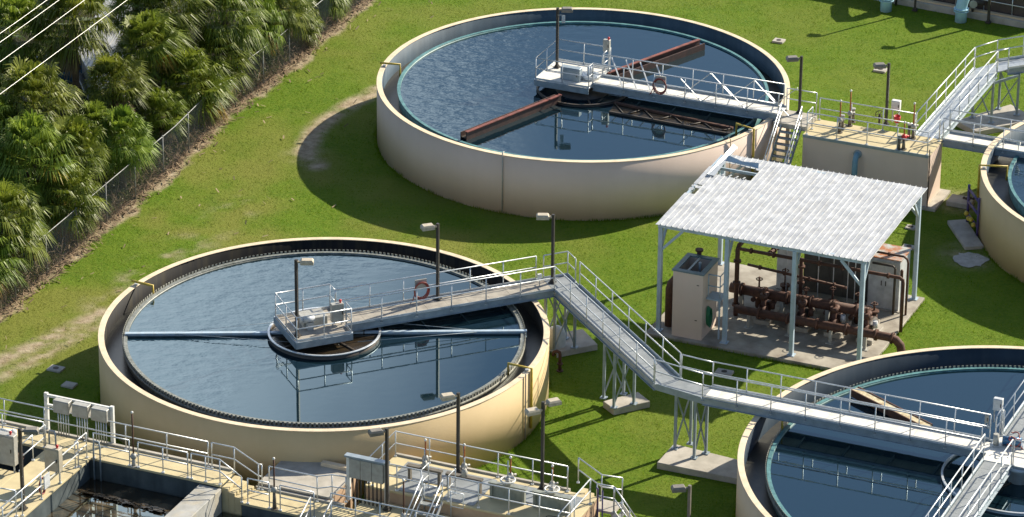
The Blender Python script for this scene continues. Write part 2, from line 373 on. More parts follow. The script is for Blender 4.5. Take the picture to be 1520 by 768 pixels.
def noise(s, d=6, lo=.35, hi=.65, rough=.6):
    n = N.new('ShaderNodeTexNoise'); n.inputs['Scale'].default_value = s; n.inputs['Detail'].default_value = d; n.inputs['Roughness'].default_value = rough; L.new(tc.outputs['Object'], n.inputs['Vector'])
    r = N.new('ShaderNodeMapRange'); r.inputs[1].default_value = lo; r.inputs[2].default_value = hi; L.new(n.outputs[0], r.inputs[0]); return r.outputs[0]
g = mix(noise(1.1), (.054, .124, .004), (.095, .168, .008))
g = mix(noise(6.0, 4, .3, .7), g, (.12, .175, .014))
g = mix(attr('dry'), g, (.20, .19, .045))
dcol = mix(noise(2.5), (.42, .35, .25), (.24, .185, .115))
g = mix(attr('dirt'), g, dcol)
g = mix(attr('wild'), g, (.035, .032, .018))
L.new(g, b.inputs['Base Color'])
nz = N.new('ShaderNodeTexNoise'); nz.inputs['Scale'].default_value = 7; nz.inputs['Detail'].default_value = 8; nz.inputs['Roughness'].default_value = .7; L.new(tc.outputs['Object'], nz.inputs['Vector'])
bp = N.new('ShaderNodeBump'); bp.inputs['Distance'].default_value = .06; L.new(nz.outputs[0], bp.inputs['Height']); L.new(bp.outputs[0], b.inputs['Normal'])
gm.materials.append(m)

def ground_z(x, y): return (fbm(x, y, .25, 5) - .5) * .10 - .03
def in_circle(x, y, c, r): return np.hypot(x - c.x, y - c.y) < r

# ------------------------------------------------------------------ grass (stuff)
def build_grass():
    n = 420000
    x = rng.uniform(-26, 27, n); y = rng.uniform(-27, 33, n)
    # keep what the lawn shows
    keep = fence_side(x, y) > .25
    for c, r in ((T1C, T1R), (T2C, T2R), (T3C, T3R), (T4C, T4R)): keep &= ~in_circle(x, y, c, r + .02)
    a, bb = x * C23 - y * S23, x * S23 + y * C23
    def rect(a0, a1, b0, b1): return (a > a0) & (a < a1) & (bb > b0) & (bb < b1)
    for q in ((8.45, 18.0, -5.75, 2.35), (9.2, 15.1, 11.55, 13.5), (-20, 14.8, -40, -26.8), (4.9, 13.0, -26.9, -23.0), (0.9, 4, -26.9, -24.2)): keep &= ~rect(*q)
    d = dirt_at(x, y); keep &= rng.random(n) > d * 1.25
    keep &= rng.random(n) > .25 * (1 - fbm(x, y, 1.3, 71)) * 2
    x, y = x[keep], y[keep]
    ex, ey = [], []
    def ring_pts(c, r, k):
        t_ = rng.uniform(0, 2 * np.pi, k); rr_ = r + .015 + rng.gamma(1.2, .045, k); ex.append(c.x + rr_ * np.cos(t_)); ey.append(c.y + rr_ * np.sin(t_))
    for c, r in ((T1C, T1R), (T2C, T2R), (T3C, T3R), (T4C, T4R)): ring_pts(c, r, 9000)
    for a0, a1, b0, b1 in ((8.45, 18.0, -5.75, 2.35), (9.2, 15.1, 11.55, 13.5)):      # untrimmed edge along slab and chamber
        k = 3500; a_ = rng.uniform(a0, a1, k); b_ = np.where(rng.random(k) < .5, b0 - rng.gamma(1.2, .05, k), b1 + rng.gamma(1.2, .05, k))
        k2 = k // 2; a_[:k2] = np.where(rng.random(k2) < .5, a0 - rng.gamma(1.2, .05, k2), a1 + rng.gamma(1.2, .05, k2)); b_[:k2] = rng.uniform(b0, b1, k2)
        ex.append(a_ * C23 + b_ * S23); ey.append(-a_ * S23 + b_ * C23)
    ex, ey = np.concatenate(ex), np.concatenate(ey); k = (rng.random(len(ex)) < fbm(ex, ey, 1.1, 77) * 1.7 - .25) & (fence_side(ex, ey) > .2) & ~((ey * C23 + ex * S23 < -26.8))
    ex, ey = ex[k], ey[k]; ne = len(ex)
    x, y = np.concatenate([x, ex]), np.concatenate([y, ey]); n = len(x); z = ground_z(x, y) - .01
    hgt = rng.uniform(.03, .09, n) * (.35 + 1.3 * fbm(x, y, 1.9, 81)); hgt[-ne:] *= 1.9; wd = rng.uniform(.008, .02, n); th = rng.uniform(0, 2 * np.pi, n); le = rng.normal(0, .03, (2, n))
    dx, dy = np.cos(th) * wd, np.sin(th) * wd
    v = np.empty((n, 3, 3)); v[:, 0] = np.stack([x - dx, y - dy, z], -1); v[:, 1] = np.stack([x + dx, y + dy, z], -1); v[:, 2] = np.stack([x + le[0], y + le[1], z + hgt], -1)
    me = bpy.data.meshes.new('grass'); me.vertices.add(n * 3); me.vertices.foreach_set('co', v.reshape(-1))
    me.loops.add(n * 3); me.loops.foreach_set('vertex_index', np.arange(n * 3)); me.polygons.add(n); me.polygons.foreach_set('loop_start', np.arange(0, n * 3, 3)); me.polygons.foreach_set('loop_total', np.full(n, 3)); me.update()
    at = me.attributes.new('dry', 'FLOAT', 'FACE'); at.data.foreach_set('value', np.clip(dry_at(x, y) + rng.normal(0, .12, n), 0, 1).astype(np.float32))
    at = me.attributes.new('shade', 'FLOAT', 'FACE'); at.data.foreach_set('value', rng.random(n).astype(np.float32))
    o = bpy.data.objects.new('grass', me); COL.objects.link(o); kind(o, 'stuff'); tag(o, 'short mown bright green grass of the lawn between the tanks', 'grass')
    global N, L
    mm = bpy.data.materials.new('grass_blade'); mm.use_nodes = True; N = mm.node_tree.nodes; L = mm.node_tree.links; pb = N['Principled BSDF']; pb.inputs['Roughness'].default_value = .6; pb.inputs['Specular IOR Level'].default_value = .08
    g = mix(attr('shade'), (.088, .190, .004), (.180, .285, .012)); g = mix(attr('dry'), g, (.26, .24, .06)); L.new(g, pb.inputs['Base Color'])
    tr = N.new('ShaderNodeBsdfTranslucent'); L.new(g, tr.inputs[0]); ms = N.new('ShaderNodeMixShader'); ms.inputs[0].default_value = .35
    L.new(pb.outputs[0], ms.inputs[1]); L.new(tr.outputs[0], ms.inputs[2]); L.new(ms.outputs[0], N['Material Output'].inputs[0])
    me.materials.append(mm)
build_grass()

# ------------------------------------------------------------------ railings, bridges
def railing(pts, parent=None, label=None, group=None, rh=1.07, r=.026, sp=1.5, mat_='alu', kick=False, name=None, ends=True, feet=0.0):
    pts = [Vector(p) for p in pts]
    name = name or ('guard_rail' if parent else 'guard_railing')
    mb = MB()
    for h in (rh, rh * .53): mb.tube([p + Vector((0, 0, h)) for p in pts], r, 7)
    if ends:
        for p in (pts[0], pts[-1]): mb.tube([p + Vector((0, 0, rh * .53)), p + Vector((0, 0, rh))], r, 7)
    o = mb.build(name, M[mat_], parent, origin=None if parent else pts[0])
    if not parent: tag(o, label, 'railing', group)
    seen = []
    for p, q in zip(pts[:-1], pts[1:]):
        Ld = (q - p).length; n = max(1, round(Ld / sp))
        for i in range(n + 1):
            c = p.lerp(q, i / n)
            if any((c - s_).length < .12 for s_ in seen): continue
            seen.append(c)
            MB().tube([c + Vector((0, 0, -feet)), c + Vector((0, 0, rh))], r * .95, 7).box((c.x, c.y, c.z + .02 - feet), (.11, .11, .03)).build('post', M[mat_], o)
    if kick:
        k = MB()
        for p, q in zip(pts[:-1], pts[1:]): k.bar(p + Vector((0, 0, .06)), q + Vector((0, 0, .06)), .012, .10)
        k.build('kick_plate', M[mat_], o)
    return o

def walkway(name, label, p0, p1, width, z, deckmat, cat='walkway', beam=.30, group=None, rails=(True, True), trim=((0, 0), (0, 0)), seams=0.9, parent=None, railmat='alu'):
    """level bridge between two points: deck, two channel beams, two guard rails"""
    p0, p1 = Vector((p0.x, p0.y, z)), Vector((p1.x, p1.y, z))
    d = (p1 - p0).normalized(); n = Vector((-d.y, d.x, 0)); Ld = (p1 - p0).length
    t = parent or thing(name, label, cat, p0, group)
    dk = MB(); k = max(1, round(Ld / seams))
    for i in range(k):
        a = p0.lerp(p1, i / k) + d * .004; b_ = p0.lerp(p1, (i + 1) / k) - d * .004
        dk.bar(a - Vector((0, 0, .03)), b_ - Vector((0, 0, .03)), width - .02, .05)
    dk.build('deck', M[deckmat], t)
    for s in (-1, 1):
        off = n * (s * (width / 2 + .03))
        b1 = MB().bar(p0 + off - Vector((0, 0, beam / 2 - .05)), p1 + off - Vector((0, 0, beam / 2 - .05)), .016, beam)
        for zz in (.05, .05 - beam): b1.bar(p0 + off + n * s * .035 + Vector((0, 0, zz)), p1 + off + n * s * .035 + Vector((0, 0, zz)), .075, .016)
        b1.build('side_beam', M['steelblue' if railmat == 'alu' else railmat], t)
    k = max(2, int(Ld / 1.8))
    for i in range(k + 1):
        c = p0.lerp(p1, .02 + .96 * i / k) - Vector((0, 0, .16)); MB().bar(c - n * width * .49, c + n * width * .49, .06, .12).build('cross_beam', M['steel'], t)
    for s, on, (ta, tb) in ((-1, rails[0], trim[0]), (1, rails[1], trim[1])):
        if not on: continue
        off = n * (s * (width / 2 + .055))
        railing([p0 + off + d * ta + Vector((0, 0, .02)), p1 + off - d * tb + Vector((0, 0, .02))], t, kick=True, sp=1.45, feet=.12)
    return t, d, n

def lattice_tower(label, legs, z1, pad_poly, group='lattice supports under the walkways'):
    c = sum((Vector(l) for l in legs), Vector()) / len(legs)
    t = thing('lattice_tower', label, 'support tower', (c.x, c.y, 0), group)
    MB().prism(pad_poly, -.05, .24).build('concrete_pad', M['concrete_pad'], t, bevel=.02)
    n = len(legs)
    for l in legs:
        l = Vector(l)
        MB().box((l.x, l.y, (z1 + .24) / 2), (.10, .10, z1 - .24), GRID).box((l.x, l.y, .26), (.26, .26, .04), GRID).build('leg', M['steelblue'], t)
    for i in range(n):
        a, b_ = Vector(legs[i]), Vector(legs[(i + 1) % n])
        for za, zb in ((.4, z1 - .2), (z1 - .2, .4)) if i % 2 == 0 else ():
            MB().bar((a.x, a.y, za), (b_.x, b_.y, zb), .05, .05).build('brace', M['steelblue'], t)
        MB().bar((a.x, a.y, z1 - .06), (b_.x, b_.y, z1 - .06), .08, .12).build('cap_beam', M['steelblue'], t)
    return t

def lamp_post(label, base, height, heads, pole='bronze', hm='lamphead', r=.055, arm=.16, plate=True):
    """square pole with shoebox heads; heads = list of grid angles (degrees from +X)"""
    base = Vector(base); t = thing('lamp_post', label, 'lamp post', base, 'lamp posts of the works')
    pb = MB().box((base.x, base.y, base.z + height / 2), (r * 2, r * 2, height), GRID)
    pb.build('pole', M[pole], t)
    if plate: MB().box((base.x, base.y, base.z + .03), (.26, .26, .05), GRID).box((base.x, base.y, base.z + .09), (.17, .17, .08), GRID).build('base_plate', M[pole], t)
    for az, dz in heads:
        d = Vector((math.cos(R(az)), math.sin(R(az)), 0)); top = base + Vector((0, 0, height - .08 + dz))
        c = top + d * (arm + .27)
        h = MB(); n = Vector((-d.y, d.x, 0)); vs = []
        for zz, k in ((-.10, 1.0), (.02, 1.0), (.09, .78)):
            for i, j in ((-1, -1), (1, -1), (1, 1), (-1, 1)): vs.append(c + d * i * .26 * k + n * j * .17 * k + Vector((0, 0, zz)))
        h.add(vs, [(3, 2, 1, 0), (8, 9, 10, 11)] + [(r_ * 4 + i, r_ * 4 + (i + 1) % 4, r_ * 4 + 4 + (i + 1) % 4, r_ * 4 + 4 + i) for r_ in (0, 1) for i in range(4)])
        h.bar(top - Vector((0, 0, .03)), top + d * (arm + .02) - Vector((0, 0, .03)), .07, .08)
        hd = h.build('lamp_head', M[hm], t)
        MB().box((c.x, c.y, c.z - .108), (.40, .26, .012), R(az)).build('lens', M['lens'], hd)
    return t

# ------------------------------------------------------------------ tanks
def tank(label, c, Rad, wallm, linm, wr, wz, weirm, teeth, launder_w=None):
    t = thing('settling_tank', label, 'tank', c, 'round settling tanks')
    MB().ring(c, Rad - .11, Rad, -.1, TH - .03).build('wall', M[wallm], t)
    MB().ring(c, Rad - .22, Rad - .113, -.1, TH - .03).build('inner_lining', M[linm], t)
    MB().ring(c, Rad - .235, Rad + .012, TH - .027, TH).build('coping', M['coping'], t, bevel=.008)
    MB().ring(c, wr, Rad - .223, wz - .75, wz - .55).build('launder_channel', M['gutter'], t)
    we = MB().ring(c, wr - .05, wr + .03, wz - .9, wz - .015).ring(c, wr - .04, wr + .10, wz - .012, wz + .02).build('weir_wall', M[weirm], t)
    if teeth:
        n = int(2 * math.pi * wr / .17); v = []; f = []
        for k in range(n):
            a0 = 2 * math.pi * k / n; a1 = 2 * math.pi * (k + .5) / n
            for rr in (wr + .13, wr + .145):
                for a, z in ((a0, wz - .12), (a1, wz - .12), (a1, wz + .09), (a0, wz + .09)):
                    v.append((c.x + rr * math.cos(a), c.y + rr * math.sin(a), z))
            i = k * 8
            f += [(i, i + 1, i + 2, i + 3), (i + 7, i + 6, i + 5, i + 4), (i + 3, i + 2, i + 6, i + 7), (i, i + 3, i + 7, i + 4), (i + 2, i + 1, i + 5, i + 6)]
        MB().add(v, f).ring(c, wr + .132, wr + .15, wz - .25, wz - .1).build('notched_plate', M['weir_pale'], we)
    return t
def water(c, r, z, m):
    o = MB().disc((c.x, c.y, z), r, z, 128).build('water', m, origin=(c.x, c.y, z)); return kind(o, 'structure')
WZ1, WZ2, WZ3 = 2.56, 2.42, 2.34
K1 = tank('golden cream round tank under the low left walkway, its dark inside stained with algae', T1C, T1R, 'cream_gold', 'lin_black', 7.90, WZ1, 'weir_grey', True)
K2 = tank('pinkish cream round tank farthest back, with red-brown skimmer beams on its water', T2C, T2R, 'cream_pink', 'lin_blue', 8.45, WZ2, 'weir_teal', False)
K3 = tank('cream round tank in the near right corner, crossed by two walkways', T3C, T3R, 'cream', 'lin_navy', 9.35, WZ3, 'weir_teal', True)
K4 = tank('cream round tank cut off by the right frame edge behind the pipe rack', T4C, T4R, 'cream_gold', 'lin_blue', 8.2, WZ2, 'weir_teal', False)
for c, r, z, m_ in ((T1C, 7.86, WZ1 - .06, W1), (T2C, 8.41, WZ2 - .06, W2), (T3C, 9.31, WZ3 - .06, W3), (T4C, 8.16, WZ2 - .06, W2)): water(c, r, z, m_)

# yellow sampling pipes over the rims
def rim_pipe(label, pts, drops, r=.055):
    o = thing('rim_pipe', label, 'pipe', (pts[0].x, pts[0].y, 0), 'yellow pipes over the tank rims')
    MB().tube(pts, r, 8).build('pipe', M['yellow'], o)
    for p in drops: MB().box(tuple(p), (.14, .14, .05), 0).build('bracket', M['steel'], o)
def radial(c, ang, r, z): return Vector((c.x + r * math.cos(R(ang)), c.y + r * math.sin(R(ang)), z))
def pipe_over(label, c, Rad, wr, wz, ang, out, inn, down_out):
    zt = TH + .14
    pts = [radial(c, ang, Rad + .06, down_out)] if down_out is not None else []
    pts += [radial(c, ang, Rad + .06, zt), radial(c, ang, wr + .15, zt), radial(c, ang, wr + .15, wz - .15)]
    rim_pipe(label, pts, [radial(c, ang, Rad - .14, TH + .03)])
def ang_of(c, u, v, z): p = P(u, v, z); return math.degrees(math.atan2(p.y - c.y, p.x - c.x))
pipe_over('yellow bent pipe over the far left rim of the golden tank', T1C, T1R, 7.9, WZ1, ang_of(T1C, 197, 422, TH), 0, 0, None)
pipe_over('yellow pipe running down the near right wall of the golden tank', T1C, T1R, 7.9, WZ1, ang_of(T1C, 790, 552, TH), 0, 0, .3)
pipe_over('yellow bent pipe over the left rim of the pinkish tank', T2C, T2R, 8.45, WZ2, ang_of(T2C, 567, 98, TH), 0, 0, None)
pipe_over('yellow pipe looping over the near right rim of the pinkish tank', T2C, T2R, 8.45, WZ2, ang_of(T2C, 1116, 195, TH), 0, 0, .2)
pipe_over('yellow pipe over the rim of the tank cut off at the right', T4C, T4R, 8.2, WZ2, ang_of(T4C, 1458, 250, TH), 0, 0, 1.2)
pipe_over('yellow pipe over the rim of the near right tank beside its walkway', T3C, T3R, 9.35, WZ3, ang_of(T3C, 1114, 612, TH), 0, 0, None)
# thin conduits down the outer walls
def conduit(label, c, Rad, ang, m_='cream'):
    o = MB().tube([radial(c, ang, Rad - .1, TH + .12), radial(c, ang, Rad + .05, TH + .12), radial(c, ang, Rad + .05, .02)], .028, 6).build('conduit', M[m_], origin=radial(c, ang, Rad, 0)); tag(o, label, 'conduit')
conduit('thin grey conduit down the shaded front of the pinkish tank', T2C, T2R, ang_of(T2C, 745, 232, TH), 'greybox')
conduit('thin brown conduit beside the yellow pipe on the golden tank', T1C, T1R, ang_of(T1C, 783, 560, TH), 'deck_brown')
conduit('thin cream conduit on the near right wall of the pinkish tank', T2C, T2R, ang_of(T2C, 1083, 210, TH), 'cream')

# ------------------------------------------------------------------ bridge of the golden tank
ZA = 3.05
dA = Vector((math.cos(R(23)), math.sin(R(23)), 0)); nA = Vector((-dA.y, dA.x, 0))
def A(s, n_, z=ZA): p = T1C + dA * s + nA * n_; return Vector((p.x, p.y, z))
br1, _, _ = walkway('tank_bridge', 'walkway over the golden tank ending in a railed square platform at its middle', A(.72, 0), A(9.75, 0), 1.10, ZA, 'deck_brown', 'walkway', trim=((0, 0), (0, .3)))
pm = MB(); pm.prism([A(-1.65, -1.3), A(.70, -1.3), A(.70, 1.25), A(-1.65, 1.25)], ZA - .055, ZA).build('platform', M['deck_brown'], br1)
for a0, n0, a1, n1 in ((-1.68, -1.33, .72, -1.33), (-1.68, 1.28, .72, 1.28), (-1.68, -1.3, -1.68, 1.25)):
    MB().bar(A(a0, n0, ZA - .13), A(a1, n1, ZA - .13), .05, .28).build('edge_beam', M['steelblue'], br1)
MB().bar(A(-1.6, -.5, ZA - .2), A(.7, -.5, ZA - .2), .12, .22).bar(A(-1.6, .5, ZA - .2), A(.7, .5, ZA - .2), .12, .22).build('cross_beam', M['steel'], br1)
railing([A(.70, .605), A(.70, 1.22), A(-1.62, 1.22), A(-1.62, -1.27), A(.68, -1.27), A(.70, -.605)], br1, kick=True, sp=1.2)

def electric_box(label, c, size, rot, m_='greybox', legs=.0, cap=None, cat='control box', group=None, face=-1):
    c = Vector(c); t = thing('control_box', label, cat, (c.x, c.y, c.z), group)
    sx, sy, sz = size; z0 = c.z + legs
    MB().box((c.x, c.y, z0 + sz / 2), size, rot).build('enclosure', M[m_], t, bevel=.012)
    n = Vector((math.sin(rot) * -face * -1, math.cos(rot) * face, 0)) if False else Vector((-math.sin(rot) * face, math.cos(rot) * face, 0))
    e = c + n * (sy / 2 + .008)
    MB().box((e.x, e.y, z0 + sz / 2), (sx * .88, .016, sz * .88), rot).build('door', M[m_], t)
    dd = Vector((math.cos(rot), math.sin(rot), 0)); hp = e + dd * sx * .36 + n * .02
    MB().box((hp.x, hp.y, z0 + sz * .5), (.03, .03, .14), rot).build('handle', M['darkiron'], t)
    if legs:
        for s in (-1, 1):
            q = c + dd * s * sx * .38; MB().box((q.x, q.y, c.z + legs / 2), (.05, .05, legs), rot).build('leg', M['steel'], t)
    if cap:
        q = c + dd * sx * .28; MB().tube([(q.x, q.y, z0 + sz), (q.x, q.y, z0 + sz + .06)], .04, 8).ball((q.x, q.y, z0 + sz + .09), .06).build('beacon', M[cap], t)
    return t
electric_box('grey control box with a red beacon on the golden tank platform', A(.42, -.35), (.50, .24, .78), R(23), 'greybox', legs=.18, cap='red')
# low drive unit box on the platform
t = thing('drive_unit', 'low pale drive housing with a small motor on the golden tank platform', 'motor', A(-.35, .1))
MB().prism([A(-.95, -.15), A(.1, -.15), A(.1, .65), A(-.95, .65)], ZA, ZA + .38).build('housing', M['greybox'], t, bevel=.02)
MB().tube([A(-1.0, -.3, ZA + .45), A(-.55, -.3, ZA + .45)], .14, 12).tube([A(-1.1, -.3, ZA + .45), A(-1.0, -.3, ZA + .45)], .09, 10).build('motor', M['cab_white'], t)
MB().prism([A(-.85, -.42), A(-.6, -.42), A(-.6, -.18), A(-.85, -.18)], ZA, ZA + .32).build('motor_mount', M['steel'], t)
# centre column, feed well, skimmer arm
t = thing('centre_column', 'dark centre column carrying the golden tank platform', 'column', (T1C.x, T1C.y, 0))
MB().lathe((T1C.x, T1C.y, 0), [(.001, 1.6), (.42, 1.6), (.42, 2.82), (.55, 2.82), (.55, 2.9), (.001, 2.9)], 24).build('shaft', M['darkiron'], t)
for k in range(4):
    p = radial(T1C, 45 + 90 * k, .8, 0); MB().bar((p.x, p.y, 2.3), (p.x, p.y, ZA - .06), .1, .1).build('strut', M['steelblue'], t)
def feedwell(label, c, r, z0, z1, m_, topm, arms=4, scum=True):
    t = thing('feed_well', label, 'ring baffle', (c.x, c.y, 0), 'ring baffles at the tank centres')
    MB().ring(c, r - .03, r, z0, z1, 72).build('ring_wall', M[m_], t)
    MB().ring(c, r - .055, r + .03, z1 + .002, z1 + .045, 72).build('rim', M[topm], t)
    for k in range(arms):
        a = 40 + 360 / arms * k; MB().bar(radial(c, a, .4, z1 - .1), radial(c, a, r - .03, z1 - .1), .08, .1).build('spoke', M['darkiron'], t)
    if scum: MB().disc((c.x, c.y, 0), r - .04, z1 - .10, 64).build('scum', M['sludge'], t)
feedwell('white rimmed ring round the golden tank centre', T1C, 2.24, 2.2, 2.66, 'darkiron', 'alu')
t = thing('skimmer_arm', 'long pale blue beam lying straight across the golden tank water', 'skimmer', (T1C.x, T1C.y, 2.5))
pL, pR_ = P(186, 495.5, 2.62), P(782, 491.5, 2.62)
for nm, f0, f1 in (('arm_beam', 0.0, .405), ('arm_beam', .595, 1.0)):
    a, b_ = pL.lerp(pR_, f0), pL.lerp(pR_, f1)
    MB().bar(a, b_, .17, .07).bar(a - Vector((0, -.02, .13)), b_ - Vector((0, -.02, .13)), .03, .20).bar(a - Vector((0, 0, .25)), b_ - Vector((0, 0, .25)), .10, .04).build(nm, M['shedsteel'], t)
mid_ = pL.lerp(pR_, .5)
for f0, f1, s in ((.10, .42, 1), (.90, .58, -1)):
    a = pL.lerp(pR_, f0); b_ = pL.lerp(pR_, f1) + Vector((0, -1.0, .05)); MB().tube([a, b_], .011, 6).build('tie_rod', M['steelblue'], t)
    b_ = pL.lerp(pR_, f1) + Vector((0, .9, .12)); MB().tube([a, b_], .010, 6).build('tie_rod', M['steelblue'], t)
MB().bar(pL.lerp(pR_, .408), pL.lerp(pR_, .592), .17, .07).build('arm_beam', M['shedsteel'], t)

def hose_reel(label, c, rot):
    c = Vector(c); t = thing('hose_rack', label, 'hose', c, 'hoses hung on the bridge rails'); d = Vector((math.cos(rot), math.sin(rot), 0)); n = Vector((-d.y, d.x, 0))
    MB().box((c.x, c.y, c.z + .75), (.50, .05, .42), rot).build('backplate', M['greybox'], t)
    h = MB()
    for k in range(3):
        rr = .27 + .03 * k; h.tube([c + d * (rr * math.cos(q)) + n * (-.06 - .035 * k) + Vector((0, 0, .50 + 1.15 * rr * math.sin(q))) for q in np.linspace(0, 2 * math.pi, 26)], .022, 6)
    h.tube([c - d * .3 - n * .1 + Vector((0, 0, .4)), c - d * .42 - n * .15 + Vector((0, 0, .1)), c - d * .5 - n * .1 + Vector((0, 0, .02))], .022, 6)
    h.build('hose', M['hose_red'], t)
hose_reel('red hose coiled on the walkway rail of the golden tank', A(4.35, .52), R(23))
lamp_post('brown lamp post on the golden tank platform, its faded head turned right', A(-1.42, -.75), 3.35, [(0, 0)], hm='lamphead_pale')
lamp_post('brown lamp post halfway along the golden tank walkway', A(5.05, .42), 3.35, [(200, 0)], hm='lamphead_pale')
lamp_post('lamp post by the corner landing where the golden tank walkway turns', P(820, 420, ZA), 3.05, [(180, 0)], hm='lamphead_pale')
t = thing('junction_box', 'small white junction box by the corner landing of the walkway', 'control box', P(801, 424, ZA))
c = P(801, 424, ZA); MB().tube([c, c + Vector((0, 0, .35))], .02, 6).build('stem', M['steel'], t); MB().box((c.x, c.y, c.z + .42), (.17, .12, .18), R(23)).build('box', M['white'], t)

# corner landing and the two following walkways
ZW = 3.05
c0 = A(10.28, 0)
walkway_dir = Vector((math.cos(R(-65.7)), math.sin(R(-65.7)), 0))
corner = c0 + Vector((0, 0, 0))
lt = thing('corner_landing', 'square railed landing on the lattice tower beside the golden tank', 'landing', (c0.x, c0.y, ZW))
MB().prism([A(9.76, -.58), A(10.86, -.58), A(10.86, .58), A(9.76, .58)], ZW - .06, ZW).build('deck', M['grating'], lt)
for q in (((9.76, .60), (10.88, .60)), ((10.89, .6), (10.89, -.58))):
    MB().bar(A(*q[0], ZW - .1), A(*q[1], ZW - .1), .03, .26).build('edge_beam', M['steelblue'], lt)
railing([A(9.78, .6), A(10.86, .6), A(10.86, -.2)], lt, kick=True)
a2s = A(10.32, -.58); a2e = P(1019, 594, ZW) 
a2e = a2s + walkway_dir * 9.35
walkway('walkway', 'grey grated walkway from the corner landing towards the near right tank', a2s, a2e, 1.02, ZW, 'grating', seams=.62, trim=((0, .1), (0, .1)))
# bend piece
n2 = Vector((-walkway_dir.y, walkway_dir.x, 0))
w3s = E(14.85, -15.55, ZW)
w3d = Vector((C23, -S23, 0)); w3n = Vector((S23, C23, 0))
lb = thing('walkway_bend', 'angled deck piece where the grated walkway turns to the near right tank', 'landing', (a2e.x, a2e.y, ZW))
q = [a2e - n2 * .54, a2e + n2 * .54, E(14.85, -15.03), E(14.85, -16.07)]
q.sort(key=lambda p: math.atan2(p.y - (a2e.y + w3s.y) / 2, p.x - (a2e.x + w3s.x) / 2))
MB().prism(q, ZW - .058, ZW - .002).build('deck', M['grating'], lb)
def P3(p, z=ZW): return Vector((p.x, p.y, z))
for o_, e_ in ((a2e - n2 * .54, E(14.85, -16.07)), (a2e + n2 * .54, E(14.85, -15.03))):
    MB().bar(P3(o_, ZW - .1), P3(e_, ZW - .1), .03, .28).build('edge_beam', M['steelblue'], lb)
railing([P3(a2e - n2 * .57), E(14.85, -16.10, ZW)], lb); railing([P3(a2e + n2 * .57), E(14.85, -15.0, ZW)], lb)
walkway('walkway', 'pale decked walkway over the left rim of the near right tank', w3s, E(26.2, -15.55), 1.0, ZW, 'deck_pale', seams=.5, trim=((0, .2), (0, .2)))

lattice_tower('lattice tower under the corner landing, its pad close to the golden tank', [tuple(A(9.85, -.45, 0)), tuple(A(10.75, -.45, 0)), tuple(A(10.75, .5, 0)), tuple(A(9.85, .5, 0))], ZW - .25,
              [P(826, 531, 0), P(887, 519, 0), P(865, 496, 0), P(822, 503, 0)])
tl = [a2s + walkway_dir * 4.55 + n2 * s * .44 + walkway_dir * k for s, k in ((-1, -.0), (1, 0.0), (1, .95), (-1, .95))]
lattice_tower('lattice tower halfway under the grated walkway on a small pad', [(p.x, p.y, 0) for p in tl], ZW - .25, [P(895, 597, .2), P(911, 609, .2), P(965, 597, .2), P(947, 583, .2)])
lattice_tower('lattice tower under the walkway bend, on the long pad by the near right tank',
              [(6.43, -19.35, 0), (7.05, -18.95, 0), (7.62, -19.75, 0), (7.15, -20.15, 0)], ZW - .25, [P(975, 688, .2), P(1000, 660, .2), P(1101, 685, .2), P(1100, 713, .2)])

# platform and crossing of the near right tank
ap = 27.3
plt = thing('centre_platform', 'pale railed platform where two walkways meet over the near right tank', 'platform', E(26.85, -15.55, ZW))
MB().ebox(26.2, 28.9, -16.6, -14.4, ZW - .07, ZW - .004).build('deck', M['deck_pale'], plt)
for b0 in (-16.62, -14.38): MB().bar(E(26.2, b0, ZW - .13), E(28.9, b0, ZW - .13), .04, .28).build('edge_beam', M['steelblue'], plt)
railing([E(26.22, -15.0, ZW), E(26.22, -14.42, ZW), E(26.35, -14.40, ZW)], plt); railing([E(27.3, -14.40, ZW), E(28.88, -14.42, ZW), E(28.88, -16.58, ZW), E(27.4, -16.58, ZW)], plt)
walkway('walkway', 'grated walkway running off the lower frame edge from the near right tank platform', E(26.80, -16.62), E(26.80, -26.2), .98, ZW, 'grating', seams=.62)
walkway('walkway', 'grated walkway leading from the near right tank platform to its far rim', E(26.83, -14.38), E(26.83, -5.2), .98, ZW, 'grating', seams=.62)
t = thing('centre_column', 'column under the platform of the near right tank', 'column', (T3C.x, T3C.y, 0))
MB().lathe((T3C.x, T3C.y, 0), [(.001, 1.6), (.45, 1.6), (.45, 2.85), (.6, 2.85), (.6, 2.95), (.001, 2.95)], 24).build('shaft', M['shedsteel'], t)
feedwell('pale rimmed ring round the near right tank centre', T3C, 2.9, 2.0, 2.36, 'shedsteel', 'alu')
p, q = P(1268, 578, 2.55), P(1378, 634, 2.55)
t = thing('scum_trough', 'foam crusted scum trough beside the walkway on the near right tank', 'trough', (p.x, p.y, 2.4))
dd = (q - p).normalized(); nn = Vector((-dd.y, dd.x, 0))
MB().bar(p, q, .34, .06).build('crust', M['wood_foam'], t)
MB().bar(p - nn * .2 - Vector((0, 0, .08)), q - nn * .2 - Vector((0, 0, .08)), .05, .3).build('side_wall', M['rust'], t); MB().bar(p + nn * .2 - Vector((0, 0, .08)), q + nn * .2 - Vector((0, 0, .08)), .05, .28).build('side_wall', M['rust'], t)
electric_box('white meter box standing on the near right tank platform', P(1480, 628, ZW), (.36, .2, .5), R(-23), 'cab_white', legs=.55)
p = P(1464, 636, ZW); electric_box('small grey switch box at the platform corner over the near right tank', p, (.14, .14, .35), R(-23), 'greybox', legs=.25)
p = P(1478, 662, ZW); t = thing('drive_unit', 'gearmotor with blue cover on the near right tank platform', 'motor', p)
MB().tube([p, p + Vector((0, 0, .5))], .11, 10).build('gearbox', M['greybox'], t); MB().tube([p + Vector((.25, .05, .22)), p + Vector((.95, -.1, .22))], .17, 12).build('motor', M['car_blue'], t); MB().box((p.x + .45, p.y, p.z + .03), (1.2, .4, .06), R(-8)).build('mount', M['steel'], t)
